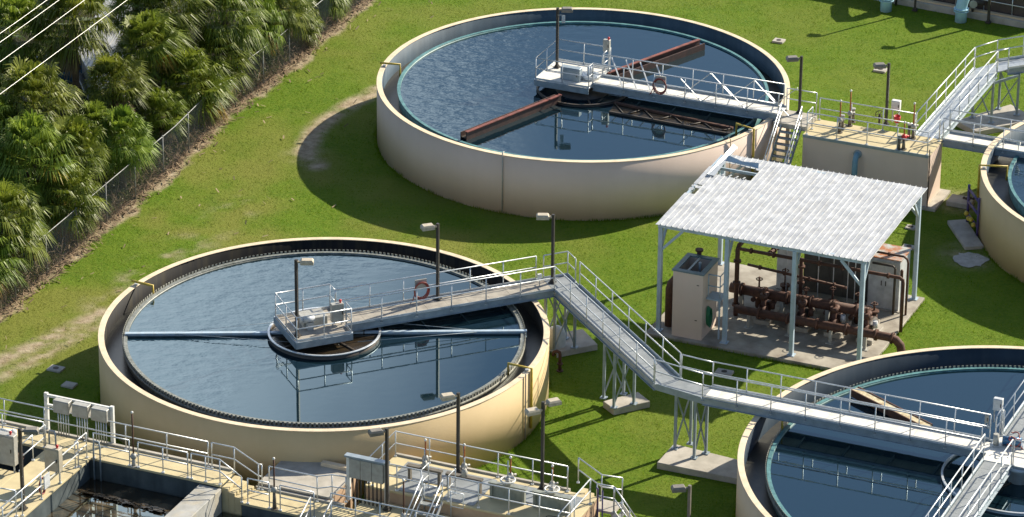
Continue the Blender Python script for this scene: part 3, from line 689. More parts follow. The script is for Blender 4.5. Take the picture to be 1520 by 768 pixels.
p = P(1505, 668, ZW); t = thing('hose_coil', 'dark red hose lying in a heap on the near right tank platform', 'hose', p)
MB().tube([p + Vector((.3 * math.cos(q_) * (1 - .01 * i), .22 * math.sin(q_), .03 + .012 * i + .1 * abs(math.sin(q_ * 1.3)))) for i, q_ in enumerate(np.linspace(0, 15, 50))], .022, 6).build('hose', M['hose_red'], t)

# ------------------------------------------------------------------ bridge of the pinkish tank
ZB = 2.92
def B(s, n_, z=ZB): p = T2C + Vector((C23, -S23, 0)) * s + Vector((S23, C23, 0)) * n_; return Vector((p.x, p.y, z))
br2, _, _ = walkway('tank_bridge', 'pale walkway over the pinkish tank with hose and braces, ending in a railed platform', B(.72, 0), B(9.72, 0), 1.08, ZB, 'deck_pale', trim=((0, 0), (0, .15)), seams=1.2)
MB().prism([B(-1.95, -1.08), B(.70, -1.08), B(.70, 1.6), B(-1.95, 1.6)], ZB - .055, ZB).build('platform', M['deck_pale'], br2)
for q in ((-1.98, -1.1, .72, -1.1), (-1.98, 1.63, .72, 1.63), (-1.98, -1.08, -1.98, 1.6)):
    MB().bar(B(q[0], q[1], ZB - .13), B(q[2], q[3], ZB - .13), .05, .28).build('edge_beam', M['steelblue'], br2)
railing([B(.70, .595), B(.70, 1.57), B(-1.93, 1.57), B(-1.93, -1.05), B(.70, -1.05), B(.70, -.595)], br2, kick=True, sp=1.3)
for s in (1.2, 2.6, 3.4, 1.9):   # bright inclined struts standing along the first metres
    nn_ = -.62 if s < 3 else .62
    MB().bar(B(s, .5, ZB + 1.05), B(s + .85, -.3, ZB + .05), .05, .05).build('inclined_strut', M['alu'], br2)
for i, s in enumerate(np.arange(5.0, 9.3, 1.05)):
    a, b_ = (ZB + .1, ZB + 1.02) if i % 2 else (ZB + 1.02, ZB + .1)
    MB().bar(B(s, -.58, a), B(s + 1.0, -.58, b_), .035, .035).build('brace', M['steel'], br2)
    MB().bar(B(s, .58, b_), B(s + 1.0, .58, a), .035, .035).build('brace', M['steel'], br2)
hose_reel('red hose coiled on the walkway rail of the pinkish tank', B(4.0, -.50), R(-23))
lamp_post('grey lamp post with a hanging sign plate on the pinkish tank platform', B(-1.62, .75), 2.95, [(0, 0)])
c = B(-1.62, .75); dd = Vector((1, 0, 0))
t = thing('sign_plate', 'small pale framed plate hanging below the lamp head on the pinkish tank', 'sign', c + Vector((.22, 0, 2.35)))
MB().box((c.x + .27, c.y - .08, c.z + 2.42), (.16, .02, .36)).build('frame', M['cab_white'], t); MB().box((c.x + .27, c.y - .094, c.z + 2.42), (.11, .012, .28)).build('face', M['shedsteel'], t)
MB().bar((c.x, c.y - .06, c.z + 2.62), (c.x + .34, c.y - .08, c.z + 2.62), .02, .02).build('bracket', M['steel'], t)
electric_box('blue grey control box on the deck of the pinkish tank platform', B(-.45, -.35), (.95, .34, .62), R(-23), 'steelblue')
electric_box('tall grey signal box with red beacon on the far rail of the pinkish tank platform', B(.62, 1.3), (.32, .2, .55), R(-23), 'greybox', legs=1.0, cap='red')
t = thing('gear_drive', 'round drive gear standing on the pinkish tank platform', 'motor', B(.25, .2))
p = B(.25, .2); MB().tube([p, p + Vector((0, 0, .16))], .45, 24).build('gear_case', M['steel'], t); MB().tube([p + Vector((0, 0, .16)), p + Vector((0, 0, .55))], .13, 12).build('motor', M['cab_white'], t)
t = thing('centre_column', 'dark centre column carrying the pinkish tank platform', 'column', (T2C.x, T2C.y, 0))
MB().lathe((T2C.x, T2C.y, 0), [(.001, 1.5), (1.35, 1.5), (1.25, 2.42), (.55, 2.45), (.55, 2.72), (.8, 2.75), (.8, 2.86), (.001, 2.86)], 28).build('shaft', M['darkiron'], t)
feedwell('black ring round the pinkish tank centre', T2C, 2.12, 2.1, 2.44, 'darkiron', 'darkiron', 6, False)
def trough(label, p, q, z):
    p, q = Vector(p), Vector(q); d = (q - p).normalized(); n = Vector((-d.y, d.x, 0)); t = thing('skimmer_beam', label, 'skimmer', (p.x, p.y, z), 'red-brown skimmer beams')
    for s, zz, h in ((-1, 0, .34), (1, .04, .42)): MB().bar(p + n * s * .17 + Vector((0, 0, zz)), q + n * s * .17 + Vector((0, 0, zz)), .05, h).build('side_plate', M['beam_dark'], t)
    MB().bar(p - Vector((0, 0, .05)), q - Vector((0, 0, .05)), .30, .04).build('trough_floor', M['darkiron'], t)
    MB().bar(p + n * .17 + Vector((0, 0, .26)), q + n * .17 + Vector((0, 0, .27)), .17, .035).build('top_flange', M['rust_red'], t)
    return t
p1, p2 = P(1042, 68, 2.5), P(905, 118, 2.5); trough('red-brown skimmer beam reaching to the far side of the pinkish tank', p2, p1, 2.5)
p1, p2 = P(828, 147, 2.5), P(688, 203, 2.5); trough('red-brown skimmer beam reaching from the black ring to the near left side', p1, p2, 2.5)
# truss arm on the water, toward the right
p1, p2 = P(912, 153, 2.42), P(1088, 191, 2.42)
t = thing('truss_arm', 'dark lattice arm floating below the walkway on the pinkish tank', 'skimmer', (p1.x, p1.y, 2.4))
MB().bar(p1, p2, .14, .12).build('chord', M['rust'], t); off = Vector((-.25, -1.1, 0)); MB().bar(p1 + off, p2 + off * .6, .09, .10).build('chord', M['darkiron'], t)
pz = Vector((0, 0, -.05)); MB().add([p1 + pz, p2 + pz, p2 + off * .6 + pz, p1 + off + pz], [(0, 1, 2, 3)]).build('web_plate', M['sludge'], t).modifiers.new('t', 'SOLIDIFY').thickness = .02  # brown plate added between the chords to stand for the arm's reflection
for k in range(8):
    a = p1.lerp(p2, k / 8) + (off * (1 - .4 * k / 8) if k % 2 else Vector()); b_ = p1.lerp(p2, (k + 1) / 8) + (Vector() if k % 2 else off * (1 - .4 * (k + 1) / 8))
    MB().tube([a, b_], .03, 5).build('web', M['darkiron'], t)

# landing, stairs and valve box right of the pinkish tank
ZC = 2.55
lt = thing('landing', 'concrete landing between the pinkish tank and the valve box', 'landing', E(8.3, 12.7, 2.7))
MB().ebox(7.62, 9.17, 11.95, 13.55, 2.52, 2.74).build('slab', M['concrete_pad'], lt, bevel=.015)
for a in (7.9, 8.95): MB().ebox(a - .09, a + .09, 13.2, 13.38, 0, 2.515).build('column', M['concrete_pad'], lt)
railing([E(7.7, 13.5, 2.74), E(9.12, 13.5, 2.74)], lt)
vb = thing('valve_box', 'pinkish cream concrete valve chamber with railed top between tank and shelter', 'concrete chamber', E(12, 12.5, 0))
MB().ebox(9.2, 15.1, 11.55, 13.5, -.1, ZC - .06).build('wall', M['cream_pink'], vb)
MB().ebox(9.18, 15.12, 11.53, 13.52, ZC - .057, ZC).build('top_slab', M['concrete'], vb, bevel=.01)
MB().ebox(9.2, 15.1, 11.49, 11.527, ZC - .12, ZC + .02).build('edge_angle', M['steelblue'], vb)
MB().ebox(14.9, 15.55, 11.4, 13.7, -.1, .10).build('footing', M['concrete_pad'], vb)
railing([E(9.3, 13.45, ZC), E(13.8, 13.45, ZC)], label='guard railing along the far edge of the valve chamber top', group='railings of the valve chamber')
railing([E(9.35, 12.3, ZC), E(9.35, 11.6, ZC), E(15.0, 11.6, ZC), E(15.0, 13.3, ZC)], label='guard railing round the near edge of the valve chamber top', group='railings of the valve chamber')
p = P(1273, 232, 1.95)
o = thing('outlet_pipe', 'dull blue pipe bending out of the shaded valve chamber wall', 'pipe', (p.x, p.y, 0))
b0 = E(toE(p)[0], 11.55); MB().tube([E(toE(p)[0], 11.6, 2.05), E(toE(p)[0], 11.42, 2.05), E(toE(p)[0], 11.28, 1.97), E(toE(p)[0], 11.2, 1.8), E(toE(p)[0], 11.2, 0)], .13, 12).build('pipe', M['teal_pipe'], o)
MB().tube([E(toE(p)[0], 11.545, 2.05), E(toE(p)[0], 11.50, 2.05)], .2, 14).build('flange', M['steelblue'], o)
o = MB().tube([E(15.13, 11.5, ZC + .3), E(15.16, 11.48, ZC - .2), E(15.16, 11.48, 0)], .03, 6).build('downpipe', M['darkiron'], origin=E(15.16, 11.48)); tag(o, 'dark thin pipe down the sunny corner of the valve chamber', 'pipe')
# steel stair
st = thing('steel_stair', 'open steel stair with pale handrails down from the landing behind the shelter', 'stairs', E(8.5, 10.5, 0))
NS = 12
for k in range(NS):
    z = 2.66 - (k + 1) * 2.66 / (NS + 1); b_ = 11.85 - (k + .5) * .23
    MB().ebox(8.05, 8.92, b_ - .13, b_ + .10, z - .03, z).ebox(8.05, 8.92, b_ - .145, b_ - .131, z - .035, z + .002).build('tread', M['grating'], st)
for a in (8.02, 8.95): MB().bar(E(a, 11.95, 2.62), E(a, 9.05, .05), .03, .24).build('stringer', M['steelblue'], st)
for a in (8.0, 8.97):
    top, bot = E(a, 11.9, 2.74), E(a, 9.0, .1); h = MB()
    for hh in (1.0, .55): h.tube([top + Vector((0, 0, hh)), bot + Vector((0, 0, hh))], .025, 7)
    hr = h.build('handrail', M['alu'], st)
    for k in range(4): c = top.lerp(bot, k / 3); MB().tube([c, c + Vector((0, 0, 1.0))], .023, 6).build('post', M['alu'], hr)
MB().ebox(7.6, 9.3, 8.2, 9.2, -.05, .08).build('foot_slab', M['concrete_pad'], st)

# valve operators
VG = 'valve operators with capped stems'
def operator(label, p, hp=.62, hs=.62, red=False, stemm='orange', wheel=False):
    t = thing('valve_operator', label, 'valve', p, VG)
    if hp > .2:
        MB().tube([p, p + Vector((0, 0, .04))], .15, 10).tube([p, p + Vector((0, 0, hp - .12))], [.085, .06], 10).build('pedestal', M['frame_brown' if hp > .5 else 'greybox'], t)
    MB().tube([p + Vector((0, 0, hp - .12)), p + Vector((0, 0, hp - .02)), p + Vector((0, 0, hp + .10))], [.09, .14, .07], 10).tube([p + Vector((0, 0, hp)), p + Vector((.22, .05, hp))], .05, 8).build('gear_head', M['red' if red else 'greybox'], t)
    MB().tube([p + Vector((0, 0, hp + .08)), p + Vector((0, 0, hp + .1 + hs))], .032, 8).build('stem_cover', M[stemm], t)
    MB().ball(tuple(p + Vector((0, 0, hp + .13 + hs))), .055, 6).build('cap', M['white'], t)
    return t
operator('orange capped valve stem nearest the stair on the valve chamber', P(1246, 197, ZC), .62, .78)
operator('tall orange capped valve stem by the far railing left of the lamp on the chamber', P(1261, 187, ZC), .62, .95)
operator('short orange valve stem with the red gear head on the chamber', P(1341, 222, ZC), .62, .55, red=True)
operator('tall orange valve stem at the right end of the chamber by the steel walkway', P(1355, 206, ZC), .62, .95)
for lab, u, v in (('grey valve pedestal beside the stem nearest the stair', 1250, 192), ('grey valve pedestal behind the tall left stem', 1266, 182), ('grey valve pedestal by the red gear head', 1334, 222), ('grey valve pedestal at the right end of the chamber', 1349, 205)):
    p = P(u, v, ZC); t = thing('valve_pedestal', lab, 'valve', p, 'plain valve pedestals')
    MB().tube([p, p + Vector((0, 0, .62))], .07, 10).tube([p, p + Vector((0, 0, .03))], .13, 10).build('stand', M['frame_brown'], t); MB().tube([p + Vector((0, 0, .62)), p + Vector((0, 0, .7))], .10, 10).build('cap_plate', M['greybox'], t)
p = P(1331, 190, ZC); t = thing('bucket', 'small red bucket hanging behind the valve stems on the chamber', 'bucket', p)
MB().lathe(tuple(p + Vector((0, 0, .28))), [(.001, 0), (.13, 0), (.17, .30), (.155, .30), (.12, .02), (.001, .02)], 14).build('pail', M['red'], t); MB().tube([p + Vector((-.16, 0, .56)), p + Vector((0, 0, .74)), p + Vector((.16, 0, .56))], .012, 5).build('handle', M['steel'], t); MB().tube([p, p + Vector((0, 0, .29))], .05, 8).build('stand', M['steel'], t)
p = P(1305, 183, ZC); t = thing('handwheel_valve', 'dark handwheel valve at the foot of the chamber lamp post', 'valve', p)
MB().tube([p, p + Vector((0, 0, .42))], .05, 8).build('stem', M['darkiron'], t)
MB().tube([p + Vector((.19 * math.cos(q_), -.06, .45 + .19 * math.sin(q_))) for q_ in np.linspace(0, 2 * math.pi, 17)], .018, 6).build('wheel', M['darkiron'], t)
for q_ in (0, 1.05, 2.1): MB().tube([p + Vector((.19 * math.cos(q_), -.06, .45 + .19 * math.sin(q_))), p - Vector((.19 * math.cos(q_), .06, -.45 + .19 * math.sin(q_)))], .012, 5).build('spoke', M['darkiron'], t)
lamp_post('dark lamp post standing on the valve chamber top', P(1315, 186, ZC), 3.0, [(190, 0)])
lamp_post('dark lamp post at the back of the landing beside the pinkish tank', E(8.35, 13.42, 2.745), 2.75, [(190, 0)])
p = P(1329, 182, ZC)
electric_box('white meter box on two thin legs behind the chamber railing', p, (.40, .22, .46), R(-23), 'white', legs=.62)

# walkways from the valve chamber
walkway('walkway', 'pale steel walkway rising in view from the valve chamber to the upper right', E(14.38, 13.55), E(14.38, 22.35), 1.0, ZC, 'steel', seams=.62, trim=((0, .1), (0, .1)), railmat='alu')
pA = E(14.38, 22.35); dG = Vector((math.cos(R(22.5)), math.sin(R(22.5)), 0)); nG = Vector((-dG.y, dG.x, 0))
q0 = pA + Vector((S23, C23, 0)) * .35 + dG * .75; 
ct = thing('walkway_bend', 'wedge deck where the upper right walkway turns towards the frame edge', 'landing', (pA.x, pA.y, ZC))
MB().prism([tuple(pA + w3d * .5), tuple(q0 - nG * .5), tuple(q0 + nG * .5), tuple(pA - w3d * .5)], ZC - .055, ZC - .002).build('deck', M['steel'], ct)
railing([P3(pA - w3d * .55, ZC), P3(q0 + nG * .55, ZC)], ct); railing([P3(pA + w3d * .55, ZC), P3(q0 - nG * .55, ZC)], ct)
walkway('walkway', 'level steel walkway leaving the frame at the upper right above a lattice tower', q0, q0 + dG * 7, 1.0, ZC, 'steel', seams=.62)
lattice_tower('lattice tower under the upper right walkway on a broad pad', [P(1443, 176, .2), P(1471, 184, .2), P(1509, 172, .2), P(1482, 163, .2)], ZC - .25, [P(1418, 180, .2), P(1449, 197, .2), P(1540, 178, .2), P(1500, 156, .2)])
walkway('walkway', 'blue beamed walkway from the valve chamber to the tank cut off at the right', E(15.13, 13.95), E(23.5, 13.95), .95, ZC, 'deck_pale', seams=1.2)
p = E(18.6, 13.5, ZC); t = thing('junction_box', 'small white junction box on the near rail of the blue beamed walkway', 'control box', p)
MB().tube([p, p + Vector((0, 0, .4))], .02, 6).build('stem', M['steel'], t); MB().box((p.x, p.y, p.z + .46), (.16, .14, .18), GRID).build('box', M['white'], t)

# ------------------------------------------------------------------ pipe shelter
SH0, SH1, SB0, SB1 = 8.87, 17.63, -5.25, 2.02
M['slab'] = mat('stained_slab', (.40, .375, .32), .9, col2=(.20, .175, .145), scale=.9, bump=.005, detail=9)  # dark patches in the colour stand for shadows of the equipment
slab = MB().ebox(8.45, 18.0, -5.75, 2.35, -.15, .10).build('equipment_slab', M['slab'], origin=E(13, -2, 0), bevel=.02); tag(slab, 'stained concrete slab under the pipe shelter', 'slab')
sh = thing('pipe_shelter', 'open shelter with a ribbed white metal roof on pale blue posts over rusty pipes', 'shelter', E(13.2, -1.6, .1))
RZ0, RZ1 = 4.98, 5.16
def rz(b_): return RZ0 + (RZ1 - RZ0) * (b_ - SB0) / (SB1 - SB0)
for a in (SH0, 11.79, 14.71, SH1):
    for b_ in ((SB0, SB1) if a in (SH0, SH1) else (SB0,)):
        zt = rz(b_) - .20
        MB().ebox(a - .085, a + .085, b_ - .085, b_ + .085, .12, zt).ebox(a - .16, a + .16, b_ - .16, b_ + .16, .10, .13).build('post', M['shedsteel'], sh)
        s = 1 if a < SH1 - .1 else -1
        if a in (SH0, SH1): MB().bar(E(a + s * .05, b_, zt - 1.0), E(a + s * .95, b_, zt - .03), .09, .11).build('knee_brace', M['shedsteel'], sh)
        s2 = 1 if b_ < 0 else -1
        MB().bar(E(a, b_ + s2 * .05, zt - 1.0), E(a, b_ + s2 * .8, zt - .03), .09, .11).build('knee_brace', M['shedsteel'], sh)
for b_ in (SB0, SB1): MB().bar(E(SH0 - .12, b_, rz(b_) - .11), E(SH1 + .12, b_, rz(b_) - .11), .12, .20).build('eave_beam', M['shedsteel'], sh)
for a in (SH0 - .06, 11.79, 14.71, SH1 + .06): MB().bar(E(a, SB0 + .07, rz(SB0) - .10), E(a, SB1 - .07, rz(SB1) - .10), .10, .18).build('rafter', M['shedsteel'], sh)
# ribbed sheet, with the torn strip near the back left corner left open
h1 = [toE(P(u, v, 5.1)) for u, v in ((1048, 252), (1065, 240), (1116, 257), (1108, 268))]
ha0, ha1, hb0, hb1 = 9.05, 10.75, min(h1[0][1], h1[3][1]), max(h1[1][1], h1[2][1])
avals = []; zoff = []
a = SH0 - .16
while a < SH1 + .16:
    for da, dz in ((0, 0), (.202, 0), (.211, .045), (.227, .045)): avals.append(a + da); zoff.append(dz)
    avals.append(a + .238); zoff.append(0); a += .242
avals, zoff = np.array(avals), np.array(zoff)
bvals = np.arange(SB0 - .22, SB1 + .24, .12)
rr = np.random.default_rng(3)
vs = []; fs = []; nb = len(bvals)
for i, a in enumerate(avals):
    pan = int((a - SH0 + .16) / .242)
    for j, b_ in enumerate(bvals):
        e = (vnoise(np.array([a * 1.0]), np.array([b_]), 1.6, 91)[0] - .5) * .030 + (vnoise(np.array([float(pan) * 3.1]), np.array([b_]), 1.6, 92)[0] - .5) * .006
        v = E(a, b_ + .05 * (rr.random() - .5) * (j in (0, nb - 1)), rz(b_) + zoff[i] + e * (1 if zoff[i] == 0 else .4)); vs.append(v)
for i in range(len(avals) - 1):
    for j in range(nb - 1):
        am, bm = (avals[i] + avals[i + 1]) / 2, (bvals[j] + bvals[j + 1]) / 2
        if ha0 < am < ha1 and hb0 < bm < hb1 - .25 * (am - ha0) / (ha1 - ha0): continue
        if am < SH0 + .25 and -2.1 < bm < -1.2 and (vnoise(np.array([am]), np.array([bm]), 6, 93)[0] > .45): continue
        if am < SH0 - .02 and bm > .8: continue
        fs.append((i * nb + j, (i + 1) * nb + j, (i + 1) * nb + j + 1, i * nb + j + 1))
rf = MB().add(vs, fs).build('roof', M['roof'], sh); sm_ = rf.modifiers.new('thickness', 'SOLIDIFY'); sm_.thickness = .008
# bent sheets at the torn strip
def sheet(pts, nm, m_, par, th=.012):
    o = MB().add(pts, [tuple(range(len(pts)))]).build(nm, M[m_], par); s_ = o.modifiers.new('t', 'SOLIDIFY'); s_.thickness = th; return o
sheet([E(9.0, hb0 - .3, 5.2), E(9.05, hb1 + 1.3, 5.42), E(9.22, hb1 + 1.35, 5.28), E(9.3, hb0 - .25, 5.16)], 'bent_edge_flashing', 'steel', sh)
sheet([E(9.2, hb1 - .02, 5.20), E(10.75, hb1 - .22, 5.2), E(10.7, hb1 - .05, 5.38), E(9.9, hb1 + .1, 5.26), E(9.25, hb1 + .14, 5.42)], 'peeled_sheet', 'shedsteel', sh)
for k in range(5):
    a = 9.25 + k * .31; MB().bar(E(a, hb0 - .02, rz(0) + .03), E(a, hb0 + .28, rz(0) - .02), .05, .03).build('torn_rib', M['roof'], sh)
for k in range(4):
    b_ = SB0 + .9 + k * 1.75; MB().bar(E(SH0 + .05, b_, rz(b_) - .09), E(SH1 - .05, b_, rz(b_) - .09), .07, .12).build('purlin', M['shedsteel'], sh)

# cream equipment cabin with open top
cb = thing('equipment_cabin', 'tall pinkish cream box with an open dark top at the left end of the shelter', 'equipment box', E(10.2, -4.6, .1))
ZK = 3.05
w_ = MB()
for q in ((9.55, 10.86, -5.50, -5.40), (9.55, 10.86, -3.86, -3.76), (9.55, 9.65, -5.398, -3.862), (10.76, 10.86, -5.398, -3.862)): w_.ebox(*q, .1, ZK)
w_.build('wall', M['cream_pink'], cb); MB().ebox(9.65, 10.76, -5.398, -3.862, ZK - .75, ZK - .7).build('inner_floor', M['gutter'], cb)
r_ = MB()
for q in ((9.50, 10.91, -5.55, -5.32), (9.50, 10.91, -3.94, -3.71), (9.50, 9.72, -5.318, -3.942), (10.69, 10.91, -5.318, -3.942)): r_.ebox(*q, ZK + .003, ZK + .06)
r_.build('top_rim', M['rim_teal'], cb)
MB().ebox(10.1, 10.18, -5.318, -3.942, ZK + .01, ZK + .05).tube([E(10.35, -4.5, ZK - .7), E(10.35, -4.5, ZK + .1)], .06, 8).build('inner_pipework', M['steelblue'], cb)
for zz, a in ((2.55, 10.6), (.95, 10.55)): MB().ebox(a, a + .1, -5.515, -5.503, zz, zz + .035).build('bolt', M['darkiron'], cb)
MB().ebox(10.875, 11.5, -5.1, -4.35, 1.82, 1.88).build('step_platform', M['shedsteel'], cb)
for a, b_ in ((11.46, -5.06), (11.46, -4.4)): MB().ebox(a - .03, a + .03, b_ - .03, b_ + .03, .1, 1.815).build('platform_leg', M['shedsteel'], cb)
railing([E(10.95, -5.06, 1.88), E(11.46, -5.06, 1.88), E(11.46, -4.4, 1.88)], cb, mat_='shedsteel', name='platform_rail', sp=.8)
t = thing('hose_coil', 'green hose hanging on the right side of the cream equipment box', 'hose', E(10.95, -4.95, .4))
h = MB()
for k in range(5): h.tube([E(10.93 + .03 * k, -5.0 + (.17 + .01 * k) * math.cos(q_), 1.05 + .42 * math.sin(q_) - .02 * k) for q_ in np.linspace(0, 2 * math.pi, 22)], .022, 6)
h.build('hose', M['hose_green'], t)
q = P(994, 486, 0); qa, qb = toE(q); qa = min(qa, 9.24)
o = MB().tube([E(qa, qb, 0.05), E(qa, qb, 1.75), E(qa + .06, qb, 2.0), E(qa + .2, qb + .05, 2.2), E(qa + .45, qb + .1, 2.28), E(qa + .45, qb + .9, 2.28)], .22, 14).build('rust_riser', M['rust'], origin=q); tag(o, 'thick rusty bent pipe rising beside the cream equipment box', 'pipe')
o = MB().tube([E(9.95, -3.55, 2.5), E(9.95, -3.55, 3.25)], .10, 10).tube([E(9.95, -3.55, 3.2), E(9.95, -3.55, 3.28)], .17, 12).build('vent_pipe', M['rust'], origin=E(9.95, -3.55)); tag(o, 'short rusty flanged vent pipe behind the cream equipment box', 'pipe')

# rusty headers, pumps and valves
def flanges(par, p, q, n, r):
    p, q = Vector(p), Vector(q); d = (q - p).normalized()
    for k in range(n): c = p.lerp(q, (k + .5) / n); MB().tube([c - d * .045, c + d * .045], r, 14).build('flange', M['rust'], par)
t = thing('pipe_header', 'large rusty pipe header at the front of the shelter with its elbow on the grass', 'pipe', E(14.5, -3.5, .1))
pb = MB().tube([E(11.6, -3.5, .85), E(18.3, -3.5, .85), E(18.62, -3.5, .78), E(18.82, -3.5, .58), E(18.88, -3.5, .3), E(18.88, -3.5, -.1)], .18, 14); pb.build('pipe', M['rust'], t)
flanges(t, E(12, -3.5, .85), E(18.4, -3.5, .85), 5, .25); MB().tube([E(18.42, -3.5, .84), E(18.5, -3.5, .83)], .25, 14).build('flange', M['rust'], t)
for a in (12.2, 14.0, 15.8, 17.3): MB().ebox(a - .06, a + .06, -3.56, -3.44, .10, .68).ebox(a - .16, a + .16, -3.66, -3.34, .10, .13).build('stand', M['greybox'], t)
t = thing('pipe_header', 'second rusty pipe header running behind the front one', 'pipe', E(13.5, -2.2, .1))
MB().tube([E(10.9, -2.2, 1.15), E(17.0, -2.2, 1.15)], .22, 14).build('pipe', M['rust'], t)
flanges(t, E(10.9, -2.2, 1.15), E(17.0, -2.2, 1.15), 6, .29)
for a in (11.4, 13.2, 15.2, 16.7): MB().ebox(a - .08, a + .08, -2.28, -2.12, .10, .94).build('stand', M['greybox'], t)
def overhead(label, pts, r, nfl=0, m_='rust', name='overhead_pipe'):
    o = thing(name, label, 'pipe', (pts[0].x, pts[0].y, .1)); MB().tube(pts, r, 9).build('pipe', M[m_], o)
    if nfl: flanges(o, pts[0], pts[1], nfl, r * 1.7)
    return o
e0, e1 = toE(P(1062, 362, 2.9)), toE(P(1342, 412, 2.1))
overhead('rusty pipe at head height across the shelter, dropping at its right end', [E(10.9, -1.2, 2.5), E(17.95, -1.2, 2.5), E(18.08, -1.2, 2.42), E(18.1, -1.2, 2.25), E(18.1, -1.2, .05)], .075, 7)
overhead('thin rusty pipe low across the shelter behind the headers', [E(11.2, -1.0, 1.75), E(15.6, -1.0, 1.5)], .06, 4)
overhead('short rusty branch pipe running back from the head height pipe', [E(12.2, -1.25, 2.5), E(12.0, .6, 2.1), E(11.6, 1.1, 1.9)], .075, 3)
overhead('rusty riser beside the cream equipment box', [E(11.3, -2.6, .1), E(11.3, -2.6, 3.1), E(11.3, -2.45, 3.25), E(11.3, -2.1, 3.25)], .10, 3)
overhead('rusty riser near the middle of the shelter', [E(13.6, -1.05, .3), E(13.6, -1.05, 2.5)], .09, 3)
for i, (a, lab) in enumerate(((12.6, 'rusty pump nearest the cream box between the two pipe headers'), (14.3, 'rusty pump left of the middle shelter post between the headers'), (15.7, 'rusty pump right of the middle shelter post between the headers'), (17.1, 'rusty pump at the right end of the headers'))):
    t = thing('pump', lab, 'pump', E(a, -2.85, .1), 'rusty pumps in the shelter')
    MB().ebox(a - .35, a + .35, -3.05, -1.5, .10, .30).build('base', M['concrete_pad'], t, bevel=.02)
    MB().tube([E(a - .14, -2.9, .62), E(a + .14, -2.9, .62)], [.26, .30], 14).tube([E(a - .16, -2.9, .62), E(a - .12, -2.9, .62)], .34, 14).build('volute', M['rust'], t)
    MB().tube([E(a, -2.85, .62), E(a, -2.85, 1.05), E(a, -2.6, 1.25), E(a, -2.4, 1.25)], .11, 10).build('discharge', M['rust'], t)
    MB().tube([E(a, -2.6, .62), E(a, -2.5, .62), E(a, -1.75, .62)], [.12, .2, .2], 14).build('motor', M['darkiron' if i % 2 else 'rust'], t)
    for dz, rr_ in ((1.32, .16), (1.55, .05)): MB().tube([E(a, -2.85, dz - .12), E(a, -2.85, dz + .12)], rr_, 12).build('valve_body', M['rust'], t)
    MB().tube([E(a + .17 * math.cos(q_), -2.85 + .17 * math.sin(q_), 1.68) for q_ in np.linspace(0, 2 * math.pi, 15)], .016, 5).build('handwheel', M['rust'], t)
    MB().tube([E(a + .3, -2.55, .7), E(a + .3, -2.55, 1.0)], .11, 10).build('actuator', M['cab_white' if i in (2, 3) else 'rust'], t)
for k, a in enumerate((12.9, 13.4, 14.3, 14.9, 15.6, 15.85)):
    o = MB().tube([E(a, -.9 + .2 * (k % 2), .1), E(a, -.9 + .2 * (k % 2), rz(-.9) - .02)], .022, 6).build('hanger_rod', M['cab_white'], origin=E(a, -.9, .1)); tag(o, 'thin pale hanger rod between shelter slab and roof', 'rod', 'hanger rods in the shelter')
for i, (a, b_, hh, lab) in enumerate(((11.9, -1.45, 1.5, 'rusty upright valve left of the hanger rods'), (12.75, -.6, 1.7, 'rusty upright valve behind the left pump'), (14.0, -1.5, 1.45, 'rusty upright valve behind the second pump'), (15.1, -1.3, 1.6, 'rusty upright valve by the middle of the rear header'), (16.2, -1.2, 1.5, 'rusty upright valve in front of the white cabinet'), (17.0, -1.5, 1.35, 'rusty upright valve at the right end behind the last pump'))):
    t = thing('upright_valve', lab, 'valve', E(a, b_, .1), 'rusty upright valves in the shelter')
    MB().tube([E(a, b_, .1), E(a, b_, .5), E(a, b_, .9)], [.13, .17, .13], 10).build('body', M['rust'], t)
    MB().tube([E(a, -2.2, .75), E(a, b_, .75)], .10, 10).build('branch', M['rust'], t)
    MB().tube([E(a, b_, .9), E(a, b_, hh)], .04, 8).tube([E(a, b_, .88), E(a, b_, .96)], .21, 12).build('bonnet', M['rust'], t)
    MB().tube([E(a + .13 * math.cos(q_), b_ + .13 * math.sin(q_), hh - .1) for q_ in np.linspace(0, 2 * math.pi, 17)], .025, 6).build('handwheel', M['rust'], t)
    MB().ebox(a - .16, a + .16, b_ + .02, b_ + .34, .1, .42).build('actuator_base', M['concrete_pad' if i % 2 else 'rust'], t)
overhead('second rusty pipe overhead nearer the back of the shelter', [E(11.2, .35, 2.75), E(17.6, .35, 2.75), E(17.75, .35, 2.65), E(17.8, .35, 2.5), E(17.8, .35, .1)], .05, 5)
# cabinets
t = thing('metal_cabinet', 'white two door cabinet with a rusted top under the right end of the roof', 'cabinet', E(16.75, 1.0, .1))
MB().ebox(16.05, 17.42, .5, 1.85, .14, 2.42).build('body', M['cab_white'], t); MB().ebox(16.0, 17.47, .45, 1.9, 2.423, 2.47).build('top', M['rust_top'], t)
for a0, a1 in ((16.08, 16.72), (16.75, 17.38)): d_ = MB().ebox(a0, a1, .475, .498, .22, 2.35).build('door', M['cab_white'], t); MB().ebox(a1 - .1 if a0 < 16.5 else a0 + .06, a1 - .06 if a0 < 16.5 else a0 + .1, .45, .473, 1.2, 1.42).build('handle', M['darkiron'], d_)
MB().ebox(15.95, 17.5, .4, 1.95, .10, .138).build('plinth', M['concrete_pad'], t)
t = thing('metal_cabinet', 'dark grey panelled enclosure at the back of the shelter', 'cabinet', E(14.9, 1.2, .1))
MB().ebox(13.05, 15.95, .9, 1.75, .12, 2.85).build('body', M['dark_panel'], t)
for k in range(5): MB().ebox(13.08 + k * .575, 13.08 + k * .575 + .55, .875, .898, .2, 2.78).build('panel', M['dark_panel'], t)
p = P(1130, 420, .1); a0, b0 = toE(p)
electric_box('pale blue grey cabinet standing at the left back of the shelter', E(12.35, .9, .1), (.85, .5, 2.0), GRID, 'cab_white')
